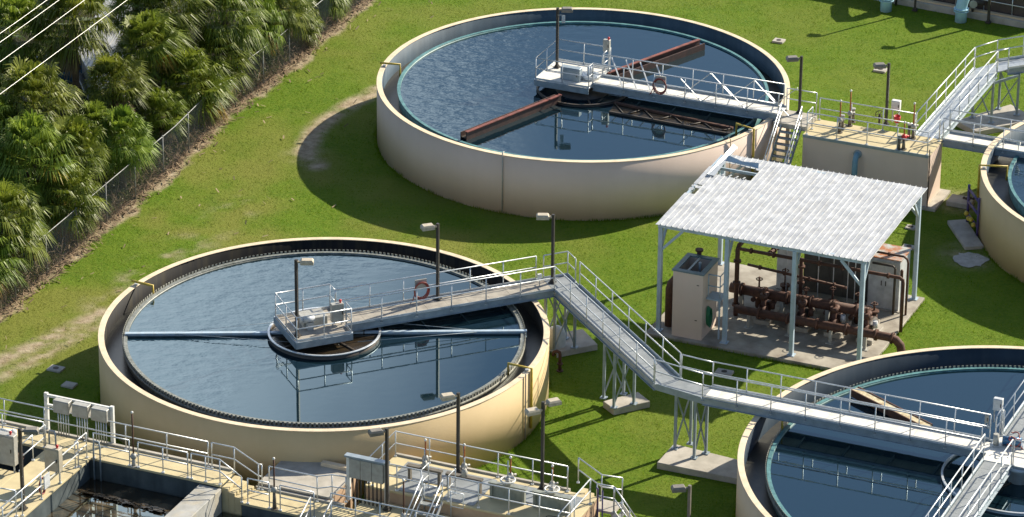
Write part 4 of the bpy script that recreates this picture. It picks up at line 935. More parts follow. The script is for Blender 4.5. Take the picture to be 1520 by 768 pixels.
o = MB().tube([E(16.3, .2, 2.3), E(17.2, .2, 2.3), E(17.3, .2, 2.2), E(17.3, .2, .1)], .055, 8).build('conduit', M['darkiron'], origin=E(17.3, .2, .1)); tag(o, 'dark bent conduit in front of the white cabinet', 'conduit')
t = thing('hung_cylinder', 'small dark cylinder hung on the corner of the white cabinet', 'cylinder', E(17.52, .45, 1.5))
MB().tube([E(17.53, .4, 1.62), E(17.53, .4, 2.05), E(17.53, .4, 2.12)], [.07, .07, .03], 10).build('bottle', M['rust'], t); MB().tube([E(17.53, .4, .1), E(17.53, .4, 1.6)], .022, 6).build('stand', M['steel'], t)

# ------------------------------------------------------------------ aeration basins at the lower left
ZL, ZR, ZP, ZBW = 1.85, 1.30, 1.80, 1.0
bs = thing('basin', 'concrete basin with dirty water, walkways and steps in front of the golden tank', 'concrete basin', E(-2, -28, 0))
def slabbox(nm, a0, a1, b0, b1, z, th, m_='concrete', face='concrete_wet'):
    o = MB().ebox(a0, a1, b0, b1, z - .09, z).build(nm, M[m_], bs, bevel=.012)
    if th: MB().ebox(a0 + .04, a1 - .04, b0 + .04, b1 - .04, th, z - .093).build('basin_wall', M[face], o)
slabbox('upper_walkway', -12, .12, -28.05, -26.85, ZL, -.3)
slabbox('lower_walkway', .95, 5.02, -28.05, -26.75, ZR, -.3)
stp = MB()
for k in range(3): stp.ebox(.123 + .275 * k, .123 + .275 * (k + 1) - .003, -27.95, -26.85, -.2, ZL - .14 * (k + 1))
stp.build('step', M['concrete'], bs, bevel=.012)
slabbox('side_platform', -7.3, -5.36, -36, -28.053, ZL, -.3)
slabbox('side_platform', -12, -7.303, -36, -30.2, ZL, -.3)
MB().ebox(-.75, .18, -36, -28.06, -.3, ZL - .12).build('dividing_wall', M['concrete_grey'], bs, bevel=.02)
MB().ebox(-12, -7.31, -30.19, -28.06, -.3, .9).build('pit_floor', M['gutter'], bs)
MB().ebox(-12, -.0, -26.846, -26.72, ZL - .3, ZL + .07).build('kerb', M['concrete_pad'], bs)
MB().ebox(.95, 4.6, -26.746, -26.62, ZR - .3, ZR + .07).build('kerb', M['concrete_pad'], bs)
slabbox('lower_platform', 5.023, 20, -27.9, -25.75, ZR - .02, -.3)
slabbox('gate_platform', 5.0, 13.35, -25.73, -23.05, ZP, -.3, 'concrete', 'peach')
MB().ebox(5.05, 12.2, -23.046, -22.93, ZP - .3, ZP + .07).build('kerb', M['concrete_pad'], bs)
MB().ebox(13.36, 16.5, -23.1, -22.75, -.2, .75).ebox(16.15, 16.5, -30, -23.11, -.2, .75).build('outer_wall', M['concrete'], bs)
MB().ebox(13.36, 16.14, -30, -23.11, -.2, .12).build('pit_floor', M['gutter'], bs)
# grey plates added for the shadows of gate frames and channel
for a0, a1, b0, b1 in ((5.7, 9.4, -24.6, -23.35), (6.3, 7.7, -25.6, -24.75), (8.1, 9.4, -25.6, -24.75), (9.6, 12.95, -24.55, -23.35)):
    MB().ebox(a0, a1, b0, b1, ZP + .004, ZP + .022).build('cover_plate', M['grating'], bs)
wv = [tuple(E(a, b_, ZBW)) for a, b_ in ((-5.38, -36), (-.74, -36), (-.74, -28.07), (-5.38, -28.07))]
o = MB().add(wv, [(0, 1, 2, 3)]).build('water', WD); kind(o, 'structure')
wv = [tuple(E(a, b_, .75)) for a, b_ in ((.17, -36), (5.0, -36), (5.0, -28.07), (.17, -28.07))]
o = MB().add(wv, [(0, 1, 2, 3)]).build('water', WD); kind(o, 'structure')
wv = [tuple(E(a, b_, .6)) for a, b_ in ((5.0, -36), (20, -36), (20, -27.92), (5.0, -27.92))]
o = MB().add(wv, [(0, 1, 2, 3)]).build('water', WD); kind(o, 'structure')
# edge of the deck shadow on the dirty water, drawn as flecks
sc_ = MB(); r2 = np.random.default_rng(12)
for k in range(260):
    a = r2.uniform(-5.3, -.8); b_ = -29.35 + r2.normal(0, .07) - .05 * (a + 3); s = r2.uniform(.03, .11); z = ZBW + .004
    n = 6; sc_.add([E(a + s * 1.6 * math.cos(2 * math.pi * i / n) * r2.uniform(.6, 1.2), b_ + s * .7 * math.sin(2 * math.pi * i / n) * r2.uniform(.6, 1.2), z + .0004 * k) for i in range(n)], [tuple(range(n))])
o = sc_.build('floating_scum', M['sludge']); kind(o, 'stuff'); tag(o, 'brown line of scum drifting on the dirty basin water', 'scum')

RG = 'railings of the lower left basin'
railing([E(-11.5, -26.9, ZL), E(-.95, -26.9, ZL)], label='long guard railing on the tank side of the upper basin walkway', group=RG, sp=1.7)
railing([E(-5.25, -28.0, ZL), E(-3.72, -28.0, ZL)], label='short guard railing on the basin side left of the dark valve stem', group=RG)
railing([E(-3.35, -28.0, ZL), E(-1.25, -28.0, ZL)], label='guard railing on the basin side right of the dark valve stem', group=RG, sp=1.1)
railing([E(-1.1, -28.0, ZL), E(-.5, -28.0, ZL), E(.1, -28.0, ZL), E(1.0, -28.0, ZR)], label='sloping guard railing on the basin side of the concrete steps', group=RG)
railing([E(-.8, -26.9, ZL), E(.15, -26.9, ZL), E(1.1, -26.8, ZR), E(1.25, -26.8, ZR)], label='sloping guard railing on the tank side of the concrete steps', group=RG)
railing([E(1.55, -26.8, ZR), E(3.55, -26.8, ZR), E(4.0, -26.45, ZR), E(4.55, -26.4, ZR)], label='guard railing between the lower walkway and the flat concrete block', group=RG)
railing([E(1.25, -28.0, ZR), E(2.15, -28.0, ZR)], label='short guard railing left of the stem on the lower basin walkway', group=RG)
railing([E(2.6, -28.0, ZR), E(4.0, -28.0, ZR)], label='short guard railing right of the stem on the lower basin walkway', group=RG, sp=1.0)
railing([E(-5.42, -36, ZL), E(-5.42, -28.9, ZL)], label='guard railing along the left platform above the dirty water', group=RG, sp=1.5)
railing([E(-7.25, -30.1, ZL), E(-7.25, -28.15, ZL)], label='guard railing beside the dark pit on the left platform', group=RG, sp=1.0)
railing([E(-5.5, -28.1, ZL), E(-5.5, -29.0, ZL)], label='short railing where the left platform meets the upper walkway', group=RG)
railing([E(-11, -28.0, ZL), E(-7.4, -28.0, ZL)], label='guard railing behind the dark pit at the left frame edge', group=RG, sp=1.6)
railing([E(-5.6, -33.3, ZL), E(-6.9, -33.4, ZL), E(-7.0, -36, ZL)], label='guard railing round the lamp at the lower left corner', group=RG, sp=1.3)
railing([E(5.08, -25.5, ZP), E(5.08, -23.12, ZP), E(12.15, -23.12, ZP)], label='guard railing along the tank side of the gate platform', group=RG, sp=1.45)
railing([E(5.3, -25.65, ZP), E(7.3, -25.65, ZP), E(7.3, -25.0, ZP)], label='guard railing on the near left edge of the gate platform', group=RG, sp=1.1)
railing([E(8.4, -25.0, ZP), E(8.4, -25.65, ZP), E(13.3, -25.65, ZP)], label='guard railing on the near right edge of the gate platform', group=RG, sp=1.25)
railing([E(13.3, -26.8, ZP), E(13.3, -23.7, ZP)], label='bright guard railing across the right end of the gate platform', group=RG, sp=1.5)
railing([E(4.6, -27.8, ZR), E(6.6, -27.8, ZR), E(9.5, -27.8, ZR), E(13.5, -27.8, ZR)], label='guard railing at the bottom edge below the gate platform', group=RG, sp=1.2)
def gate_box(label, a, b_, z):
    o = MB(); 
    o.tube([E(a, b_, z + .45), E(a, b_, z + 1.05), E(a + .5, b_, z + 1.05), E(a + .5, b_, z + .45), E(a, b_, z + .45)], .025, 7)
    g = o.build('railing_gate', M['alu'], origin=E(a, b_, z)); tag(g, label, 'gate', 'small gates in the railings'); MB().tube([E(a, b_, z), E(a, b_, z + 1.08)], .026, 7).build('post', M['alu'], g)
gate_box('small white swing gate left in the railing below the gate platform', 7.45, -25.72, ZR); gate_box('small white swing gate right in the railing below the gate platform', 8.6, -25.85, ZR)
def ships_stair(label, a, b0, b1, z0, z1, wd=.8):
    t = thing('short_stair', label, 'stairs', E(a, b0, z0)); n = 5
    for k in range(n): bb = b0 + (b1 - b0) * (k + .5) / n; zz = z0 + (z1 - z0) * (k + .5) / n; MB().ebox(a, a + wd, bb - .12, bb + .12, zz - .02, zz + .02).build('tread', M['grating'], t)
    for aa in (a - .03, a + wd + .03):
        MB().bar(E(aa, b0, z0), E(aa, b1, z1), .03, .16).build('stringer', M['alu'], t)
        h = MB()
        for hh in (.95, .5): h.tube([E(aa, b0, z0 + hh), E(aa, b1, z1 + hh)], .026, 7)
        for f in (.02, .98): h.tube([E(aa, b0 + (b1 - b0) * f, z0 + (z1 - z0) * f), E(aa, b0 + (b1 - b0) * f, z0 + (z1 - z0) * f + .95)], .024, 6)
        h.build('handrail', M['alu'], t)
ships_stair('short stair with bright rails below the swing gates', 7.45, -27.6, -25.78, ZR - .6, ZP, .75)
ships_stair('short stair with bright rails right of the stem on the lower walkway', 3.95, -30.2, -28.1, .3, ZR, .8)
# stair and landing at the right end
t = thing('end_stair', 'small landing and stair down to the grass at the end of the gate platform', 'stairs', E(13.2, -22.7, 0))
for k in range(3): MB().ebox(12.45 + .24 * k, 12.45 + .24 * (k + 1) - .004, -23.04, -22.35, -.1, ZP - .13 * (k + 1)).build('step', M['concrete'], t)
MB().ebox(13.175, 14.0, -23.04, -22.2, ZP - .62, ZP - .52).build('landing_slab', M['concrete_pad'], t)
for k in range(4): MB().ebox(14.005 + .22 * k, 14.2 + .22 * k, -23.0, -22.3, ZP - .85 - .27 * k, ZP - .81 - .27 * k).build('tread', M['grating'], t)
for b_ in (-23.02, -22.28): MB().bar(E(13.98, b_, ZP - .55), E(15.0, b_, 0), .03, .2).build('stringer', M['white'], t)
railing([E(12.25, -22.3, ZP), E(13.2, -22.3, ZP - .52), E(14.0, -22.22, ZP - .52)], t, sp=.8); railing([E(13.3, -23.02, ZP - .52), E(13.98, -23.02, ZP - .52)], t, sp=.8)
railing([E(14.0, -23.02, ZP - .52), E(14.95, -23.02, .1)], t, sp=.6)
MB().ebox(13.2, 13.3, -22.95, -22.85, -.1, ZP - .63).ebox(13.85, 13.95, -22.95, -22.85, -.1, ZP - .63).build('leg', M['concrete_pad'], t)
o = MB().tube([E(13.45, -23.3, -.1), E(13.45, -23.3, 2.3), E(13.45, -23.45, 2.4)], .035, 6).tube([E(13.6, -23.2, -.1), E(13.6, -23.2, 2.2)], .03, 6).build('hose_bundle', M['purple'], origin=E(13.45, -23.3)); tag(o, 'dark purple hoses tied to the railing at the end stair', 'hose')

# flat concrete block against the tank
t = thing('valve_pit', 'flat topped concrete block between the lower walkway and the golden tank', 'concrete block', E(2.4, -25.5, 0))
MB().ebox(1.0, 3.95, -26.55, -24.0, -.1, 1.38).build('wall', M['peach'], t); MB().ebox(.97, 3.98, -26.58, -23.97, 1.383, 1.46).build('top_slab', M['concrete_pad'], t)
o = MB().ebox(2.55, 4.3, -24.42, -24.2, 1.465, 1.62).build('concrete_beam', M['coping'], origin=E(3.3, -24.3, 1.46)); tag(o, 'bright cream beam lying along the back of the flat concrete block', 'beam')  # sunlit ledge, its brightness put in the lighter coping colour

# electrical racks
t = thing('panel_rack', 'white frame with three grey boxes and bundles of conduit behind the upper walkway', 'control panel', E(-6.6, -26.6, ZL))
ra, rb, bb = -8.0, -5.15, -26.66
for a in (ra, rb): MB().ebox(a - .07, a + .07, bb - .06, bb + .06, ZL - .1, ZL + 1.6).ebox(a - .14, a + .14, bb - .12, bb + .12, ZL - .12, ZL - .08).build('post', M['white'], t)
for z in (1.5, 1.08): MB().ebox(ra + .07, rb - .07, bb - .045, bb + .045, ZL + z - .05, ZL + z + .05).build('cross_bar', M['white'], t)
for k in range(3):
    a = ra + .48 + k * .82
    bx = MB().ebox(a, a + .68, bb - .36, bb - .06, ZL + 1.02, ZL + 1.54).build('enclosure', M['greybox'], t, bevel=.015)
    MB().ebox(a + .03, a + .65, bb - .378, bb - .362, ZL + 1.05, ZL + 1.51).build('door', M['greybox'], bx)
    for j in range(5): MB().tube([E(a + .12 + .11 * j, bb - .2, ZL + 1.02), E(a + .12 + .11 * j, bb - .2, ZL - .05)], .022, 6).build('conduit', M['steel'], bx)
t = thing('panel_board', 'grey panel board with blank doors above dark conduits beside the lamp post', 'control panel', E(5.3, -26.1, ZR))
ba, bb_, by = 4.55, 6.12, -26.15
for a in (ba, bb_): MB().ebox(a - .07, a + .07, by - .06, by + .06, ZR, ZR + 1.85).build('post', M['white'], t)
MB().ebox(ba - .1, bb_ + .1, by - .18, by + .08, ZR + 1.853, ZR + 1.93).build('top_hood', M['steelblue'], t)
for k in range(3): MB().ebox(ba + .085 + k * .47, ba + .085 + k * .47 + .455, by - .16, by + .04, ZR + 1.02, ZR + 1.82).build('door', M['greybox'], t, bevel=.01)
for k in range(8): MB().tube([E(ba + .2 + .165 * k, by - .06, ZR), E(ba + .2 + .165 * k, by - .06, ZR + 1.02)], .032, 6).build('conduit', M['black'], t)
p = P(80, 718, ZL); electric_box('beige control box with a red knob on legs over the left basin platform', E(-5.62, -30.4, ZL), (.62, .3, .95), GRID, 'beigebox', legs=.55, cap='red')
electric_box('grey control cabinet with red knob at the left frame edge', E(-7.75, -30.3, ZL), (.95, .3, 1.25), GRID, 'greybox', legs=.35, cap='red')
t = thing('hose_rack', 'red hose hung on the platform railing over the dirty water', 'hose', E(-5.3, -31.4, ZL))
MB().ebox(-5.39, -5.34, -31.6, -31.2, ZL + .35, ZL + .9).build('backplate', M['cab_white'], t); h = MB()
for k in range(3): h.tube([E(-5.5 - .03 * k, -31.45 + .2 * math.cos(q_), ZL + .4 + .33 * math.sin(q_)) for q_ in np.linspace(0, 2 * math.pi, 20)], .022, 6)
h.build('hose', M['hose_red'], t)
def pipe_loop(label, a, b_, w_, z0, h):
    o = MB().tube([E(a, b_, z0), E(a, b_, z0 + h * .85), E(a + w_ * .15, b_, z0 + h), E(a + w_ * .85, b_, z0 + h), E(a + w_, b_, z0 + h * .85), E(a + w_, b_, z0)], .035, 8).build('pipe_hoop', M['steelblue'], origin=E(a, b_, z0)); tag(o, label, 'pipe', 'bent pipe hoops on the basin')
pipe_loop('blue grey pipe hoop at the inner corner of the basin', -5.2, -28.12, .28, .9, 1.75); pipe_loop('blue grey pipe hoop beside the dark pit railing', -7.2, -27.95, .28, ZL - .6, 1.35)
t = thing('valve_handwheel', 'pale valve gear by the far railing at the left frame edge', 'valve', P(8, 668, ZL))
p = P(8, 668, ZL); MB().tube([p, p + Vector((0, 0, .75))], .07, 8).build('stand', M['rust'], t); MB().tube([p + Vector((-.15, 0, .8)), p + Vector((.3, -.1, .8))], .12, 10).ball(tuple(p + Vector((.35, -.1, .8))), .14).build('gear_case', M['white'], t)
t = thing('pipe_stub', 'rusty flanged pipes lying behind the pit at the left frame edge', 'pipe', P(12, 680, ZL))
p = P(12, 680, ZL); MB().tube([p + Vector((-.6, .1, .12)), p + Vector((.6, -.1, .12))], .12, 10).build('pipe', M['rust'], t); MB().tube([p + Vector((.1, 0, .12)), p + Vector((.18, -.02, .12))], .19, 12).build('flange', M['rust'], t)

# stems, gates and wheels on the basin
operator('dark brown capped stem on the edge of the upper basin walkway', E(-3.55, -28.0, ZL), .45, 2.0 - .75 + .45, stemm='rust')
operator('brown capped stem on the edge of the lower basin walkway', E(2.36, -28.0, ZR), .85, 1.15, stemm='rust')
operator('orange capped stem by the tank side railing of the gate platform, left one', E(6.4, -23.28, ZP), .3, .62)
operator('orange capped stem by the lamp on the gate platform', E(8.0, -23.28, ZP), .3, .75)
operator('orange capped stem behind the left handwheel on the gate platform', E(9.9, -23.28, ZP), .3, .62)
operator('orange capped stem behind the right handwheel on the gate platform', E(11.6, -23.28, ZP), .3, .62)
operator('dark red capped stem in front of the peach wall', E(7.15, -26.9, ZR), .25, 1.35, stemm='rust')
operator('pinkish capped stem at the bottom edge by the end railing', E(13.0, -26.6, ZR), .3, .5)
GG = 'slide gate frames on the gate platform'
for i, (a0, a1, lab, wheel) in enumerate(((6.40, 7.62, 'brown slide gate frame at the left end of the gate platform', 0), (8.0, 9.27, 'brown slide gate frame next to the lamp on the gate platform', 0), (9.75, 11.05, 'pale slide gate with handwheel at the middle of the gate platform', 1), (11.5, 12.85, 'pale slide gate with handwheel nearest the end stair', 1))):
    t = thing('slide_gate', lab, 'slide gate', E((a0 + a1) / 2, -24.7, ZP), GG); zt = ZP + .68
    for a in (a0, a1): MB().ebox(a - .05, a + .05, -24.78, -24.62, ZP, zt - .083).build('upright', M['frame_brown' if not wheel else 'gate_panel'], t)
    MB().ebox(a0 - .1, a1 + .1, -24.80, -24.60, zt - .08, zt).build('top_channel', M['frame_brown' if not wheel else 'gate_panel'], t)
    if wheel: MB().ebox(a0 + .055, a1 - .055, -24.72, -24.68, ZP + .02, zt - .085).build('gate_plate', M['gate_panel'], t)
    am = (a0 + a1) / 2
    MB().tube([E(am, -24.7, zt), E(am, -24.7, zt + .3)], [.13, .08], 10).build('bonnet', M['greybox'], t)
    MB().tube([E(am, -24.7, zt + .28), E(am, -24.7, zt + (1.0 if wheel else .75))], .024, 8).build('stem', M['steel'], t)
    if wheel:
        MB().tube([E(am + .27 * math.cos(q_), -24.7 + .27 * math.sin(q_), zt + .2) for q_ in np.linspace(0, 2 * math.pi, 22)], .035, 7).build('handwheel', M['white'], t)
        sp_ = MB()
        for q_ in (0.3, 1.35, 2.4): sp_.tube([E(am + .27 * math.cos(q_), -24.7 + .27 * math.sin(q_), zt + .2), E(am - .27 * math.cos(q_), -24.7 - .27 * math.sin(q_), zt + .2)], .02, 5)
        sp_.build('wheel_spokes', M['white'], t)
t = thing('cable', 'thin dark cable lying in loops on the gate platform', 'cable', E(12.4, -25.3, ZP))
MB().tube([E(12.4 + .35 * math.cos(q_) + .05 * q_, -25.3 + .14 * math.sin(q_), ZP + .02 + .002 * q_) for q_ in np.linspace(0, 14, 60)], .012, 5).build('cable_loop', M['black'], t)

lamp_post('dark lamp post with its head over the grey panel board', E(6.2, -26.3, ZR), 3.4, [(200, 0)])
lamp_post('dark lamp post at the far edge of the gate platform', E(7.78, -23.35, ZP), 3.35, [(200, 0)], hm='lamphead_pale')
lamp_post('two headed brown lamp post near the end stair of the gate platform', E(11.2, -23.3, ZP), 3.65, [(205, -.22), (25, 0)], hm='lamphead_pale')
lamp_post('dark lamp post on the left basin platform at the lower left', E(-5.65, -32.7, ZL), 3.35, [(0, 0)])
pl = P(1022, 786, .75); lamp_post('grey lamp post cut off by the lower frame edge, head just in view', pl, 1.85 + .0, [(190, 0)], pole='lamphead')

# ------------------------------------------------------------------ concrete basin at the upper right
TB = P(1290, -2, 0); TBd = (P(1545, 46, 0) - TB).normalized(); TBn = Vector((-TBd.y, TBd.x, 0))
def T(s, n_, z=0.0): p = TB + TBd * s + TBn * n_; return Vector((p.x, p.y, z))
t = thing('basin', 'low concrete basin with brown panels along the top right edge behind blue pipes', 'concrete basin', T(4, 1))
MB().prism([T(-6, .0), T(9, 0), T(9, 6), T(-6, 6)], -.1, .30).build('wall', M['concrete_pad'], t, bevel=.02)
MB().prism([T(-6, .12), T(9, .12), T(9, .34), T(-6, .34)], .303, .40).build('kerb', M['cream'], t)
MB().prism([T(-6, .5), T(9, .5), T(9, 6), T(-6, 6)], .303, 1.5).build('brown_panel_wall', M['brown_wall'], t)
railing([T(-6, .42, .32), T(9, .42, .32)], t, sp=1.45)
for lab, u, v in (('pale blue upright pipe cut by the top edge, the left of two', 1315, 15), ('pale blue upright pipe at the top edge nearer the right corner', 1426, 31)):
    p = P(u, v, 0); t = thing('pipe_bend', lab, 'pipe', p, 'pale blue pipes at the upper right')
    MB().tube([p - Vector((0, 0, .1)), p + Vector((0, 0, .75)), p + Vector((.05, .03, 1.0)), p + Vector((.22, .12, 1.45)), p + Vector((.32, .5, 1.95)), p + Vector((.35, 1.2, 2.1)), p + Vector((.4, 2.6, 2.1))], .29, 18).build('pipe', M['blue_pipe'], t)
    MB().tube([p + Vector((0, 0, .50)), p + Vector((0, 0, .57))], .38, 20).tube([p + Vector((0, 0, .60)), p + Vector((0, 0, .67))], .38, 20).build('flange', M['blue_pipe'], t)
    for k in range(6):
        q_ = k * math.pi / 3; MB().tube([p + Vector((  .34 * math.cos(q_), .34 * math.sin(q_), .48)), p + Vector((.34 * math.cos(q_), .34 * math.sin(q_), .69))], .02, 5).build('bolt', M['steel'], t)
for lab, u, v in (('dark valve set with pale handwheel right of the near blue pipe', 1443, 26), ('dark valve set by the upper edge right of the far blue pipe', 1330, 8)):
    p = P(u, v, 0); t = thing('valve_set', lab, 'valve', p)
    MB().tube([p, p + Vector((0, 0, .9))], .06, 8).build('stand', M['darkiron'], t); MB().tube([p + Vector((-.1, 0, .75)), p + Vector((.6, .1, .75))], .14, 10).build('body', M['darkiron'], t)
    MB().tube([p + Vector((0, -.12, .75)), p + Vector((0, -.2, .75))], .2, 12).build('handwheel', M['greybox'], t)
lamp_post('dark lamp post at the upper right whose head is above the frame', P(1467, 34, 0), 3.9, [(170, 0)], r=.06)
lamp_post('thin dark lamp post near the top edge between the blue pipes', P(1358, 16, 0), 3.9, [(170, 0)], r=.045)

# ------------------------------------------------------------------ covers, pads and small ground objects
def cover(label, u, v, a, b_, rot=GRID, h=.05, mark=True):
    p = P(u, v, 0); t = thing('ground_cover', label, 'manhole cover', (p.x, p.y, 0), 'concrete covers in the lawn')
    MB().box((p.x, p.y, h / 2 - .05), (a, b_, h + .1), rot).build('slab', M['concrete_pad'], t, bevel=.015)
    if mark: MB().tube([(p.x, p.y, h), (p.x, p.y, h + .012)], .12, 14).build('lid', M['darkiron'], t)
cover('square concrete cover in the sunny lawn right of the pinkish tank', 1156, 61, .55, .5)
cover('square concrete cover in the lawn behind the chamber lamp', 1307, 104, .6, .55)
cover('concrete cover in the tank shade at the left, the farther one', 83, 548, .62, .5)
cover('concrete cover in the tank shade at the left, the nearer one', 103, 572, .55, .45, mark=False)
cover('concrete cover in the shade below the grated walkway', 1075, 553, .7, .45)
cover('small concrete cover seen between cabinet and right shelter post', 1352, 338, .45, .4)
cover('small concrete cover beside the back right shelter post', 1349, 367, .55, .35)
cover('concrete cover in the sun below the pale walkway', 1088, 607, .5, .3, mark=False)
t = thing('concrete_slab', 'broken concrete block with stones by the wall of the right tank', 'slab', P(1426, 302, 0))
p = P(1426, 302, 0); MB().box((p.x, p.y, .07), (1.1, .9, .25), GRID).build('slab', M['concrete_pad'], t, bevel=.03)
for k in range(5): MB().ball((p.x + .15 + .1 * k, p.y + .1 - .08 * (k % 3), .22), .07).build('stone', M['darkiron'], t)
p = P(1433, 350, 0); o = MB().box((0, 0, .03), (.85, 2.9, .2), R(10)); o = o.build('concrete_slab', M['concrete_pad'], bevel=.02, origin=(0, 0, 0)); o.location = (p.x, p.y, 0); tag(o, 'long grey concrete slab lying in the shade by the right tank', 'slab')
p = P(1440, 386, 0); mb = MB(); r3 = np.random.default_rng(4)
ring_ = [(p.x + (.75 * math.cos(q_)) * r3.uniform(.75, 1.15), p.y + .75 * math.sin(q_) * r3.uniform(.75, 1.15), .012) for q_ in np.linspace(0, 2 * math.pi, 24, endpoint=False)]
o = mb.add([(x, y, ground_z(x, y) + .03) for x, y, z in ring_], [tuple(range(24))]).build('pale_spill', M['white_sand']); kind(o, 'stuff'); tag(o, 'pale spill of grit at the end of the long grey slab', 'grit')
# purple pipe rack against the right tank
c = radial(T4C, ang_of(T4C, 1452, 300, 1.4), T4R + .25, 0); t = thing('pipe_rack', 'purple painted pipe rack standing against the wall of the right tank', 'pipe rack', c)
tg = Vector((-.2, 1, 0)).normalized()
for s in (-.75, .75): MB().tube([c + tg * s, c + tg * s + Vector((0, 0, 1.9))], .06, 8).build('upright', M['purple'], t)
for z in (.5, 1.1, 1.7): MB().tube([c + tg * -.75 + Vector((0, 0, z)), c + tg * .75 + Vector((0, 0, z))], .06, 8).build('cross_pipe', M['purple'], t)
for k in range(4): MB().ball(tuple(c + tg * (-.6 + .35 * k) + Vector((-.15, 0, .55 + .1 * (k % 2)))), .11).build('valve', M['yellow'], t)
# barrel and hydrant by the first tower
p = P(826, 520, 0); t = thing('surge_tank', 'pale rounded vessel lying between the golden tank and the tower pad', 'vessel', p)
MB().lathe((p.x, p.y, 0), [(.001, 0), (.36, 0), (.38, .1), (.38, .75), (.30, .98), (.14, 1.08), (.001, 1.1)], 22).build('shell', M['cab_white'], t)
p = P(831, 551, 0); t = thing('hydrant_pipe', 'rusty bent standpipe in the grass beside the golden tank', 'pipe', p)
MB().tube([p, p + Vector((0, 0, .75)), p + Vector((-.03, 0, .85)), p + Vector((-.14, 0, .9)), p + Vector((-.25, 0, .85)), p + Vector((-.28, 0, .7))], .07, 10).build('pipe', M['rust'], t); MB().tube([p + Vector((0, 0, .3)), p + Vector((0, 0, .36))], .12, 12).tube([p, p + Vector((0, 0, .04))], .14, 12).build('flange', M['rust'], t)
p = P(1200, 560, 0)
o = MB().tube([P(1180, 535, .02), P(1290, 552, .02)], .03, 6).build('ground_pipe', M['rust'], origin=P(1180, 535, .02)); tag(o, 'thin rusty pipe lying on the grass along the front of the shelter', 'pipe')

# ------------------------------------------------------------------ chain link fence
fpts = FENCE[0:11]
fn = thing('chain_link_fence', 'chain link fence with top rail between the palms and the lawn', 'fence', (FENCE[4].x, FENCE[4].y, 0))
FH = 1.85
MB().tube([p + Vector((0, 0, FH)) for p in fpts], .022, 7).build('top_rail', M['fence_rail'], fn)
tot = 0; cum = [0]
for p, q in zip(fpts[:-1], fpts[1:]): tot += (q - p).length; cum.append(tot)
def along(s):
    s = min(max(s, 0), tot - 1e-6)
    for i in range(len(cum) - 1):
        if s <= cum[i + 1]: return fpts[i].lerp(fpts[i + 1], (s - cum[i]) / (cum[i + 1] - cum[i]))
s = .6
while s < tot:
    p = along(s); MB().tube([p - Vector((0, 0, .1)), p + Vector((0, 0, FH + .03))], .032, 8).ball((p.x, p.y, FH + .04), .04, 5).build('post', M['fence_rail'], fn); s += 2.9
ch = MB(); st_ = .085
nw = int(tot / st_)
for k in range(-int(FH / st_), nw):
    for sg in (1, -1):
        s0 = k * st_; s1 = s0 + FH; z0, z1 = (0.03, FH)
        if s0 < 0: z0 = -s0; s0 = 0
        if s1 > tot: continue
        a, b_ = along(s0), along(s1)
        pa, pb_ = (Vector((a.x, a.y, z0)), Vector((b_.x, b_.y, z1))) if sg > 0 else (Vector((a.x, a.y, FH - z0 + .03)), Vector((b_.x, b_.y, .03)))
        n_ = 3; r_ = .0028; i0 = len(ch.v)
        pm_ = [pa.lerp(pb_, f) for f in (0, .5, 1)]
        mid = along((s0 + s1) / 2); pm_[1].x, pm_[1].y = mid.x, mid.y
        for c in pm_:
            for q_ in (0, 2.09, 4.19): ch.v.append((c.x + r_ * math.cos(q_), c.y + r_ * math.sin(q_), c.z + r_ * math.sin(q_)))
        for j in (0, 1):
            for e in range(3): ch.f.append((i0 + j * 3 + e, i0 + j * 3 + (e + 1) % 3, i0 + j * 3 + 3 + (e + 1) % 3, i0 + j * 3 + 3 + e)); ch.sm.append(False)
ch.build('mesh_panel', M['chain'], fn)

# ------------------------------------------------------------------ palms
def leaf_mat(name, c0, c1, trans=.32, rough=.45):
    global N, L
    m = bpy.data.materials.new(name); m.use_nodes = True; N = m.node_tree.nodes; L = m.node_tree.links; b = N['Principled BSDF']; b.inputs['Roughness'].default_value = rough; b.inputs['Specular IOR Level'].default_value = .35
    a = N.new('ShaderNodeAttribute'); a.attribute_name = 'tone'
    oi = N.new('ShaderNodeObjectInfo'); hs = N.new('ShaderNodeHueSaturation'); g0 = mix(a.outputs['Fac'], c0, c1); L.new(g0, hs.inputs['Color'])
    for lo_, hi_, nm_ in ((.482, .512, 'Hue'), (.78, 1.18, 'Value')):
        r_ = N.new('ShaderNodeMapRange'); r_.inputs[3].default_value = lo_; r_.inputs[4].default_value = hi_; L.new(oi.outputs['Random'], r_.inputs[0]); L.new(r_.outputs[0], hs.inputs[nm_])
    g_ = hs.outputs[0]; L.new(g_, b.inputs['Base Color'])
    tr = N.new('ShaderNodeBsdfTranslucent'); L.new(g_, tr.inputs[0]); ms = N.new('ShaderNodeMixShader'); ms.inputs[0].default_value = trans
    L.new(b.outputs[0], ms.inputs[1]); L.new(tr.outputs[0], ms.inputs[2]); L.new(ms.outputs[0], N['Material Output'].inputs[0]); return m
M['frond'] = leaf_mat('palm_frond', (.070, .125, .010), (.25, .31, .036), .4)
M['frond_old'] = leaf_mat('yellowing_frond', (.26, .21, .02), (.42, .28, .04))
M['frond_dead'] = leaf_mat('dead_frond', (.14, .105, .06), (.28, .21, .13), .15, .8)
M['trunk'] = mat('palm_trunk', (.16, .12, .085), .9, col2=(.08, .06, .04), scale=7, bump=.03, bscale=14, stretch=(1, 1, 3))
M['shrub'] = leaf_mat('undergrowth_leaf', (.04, .07, .012), (.12, .14, .03))

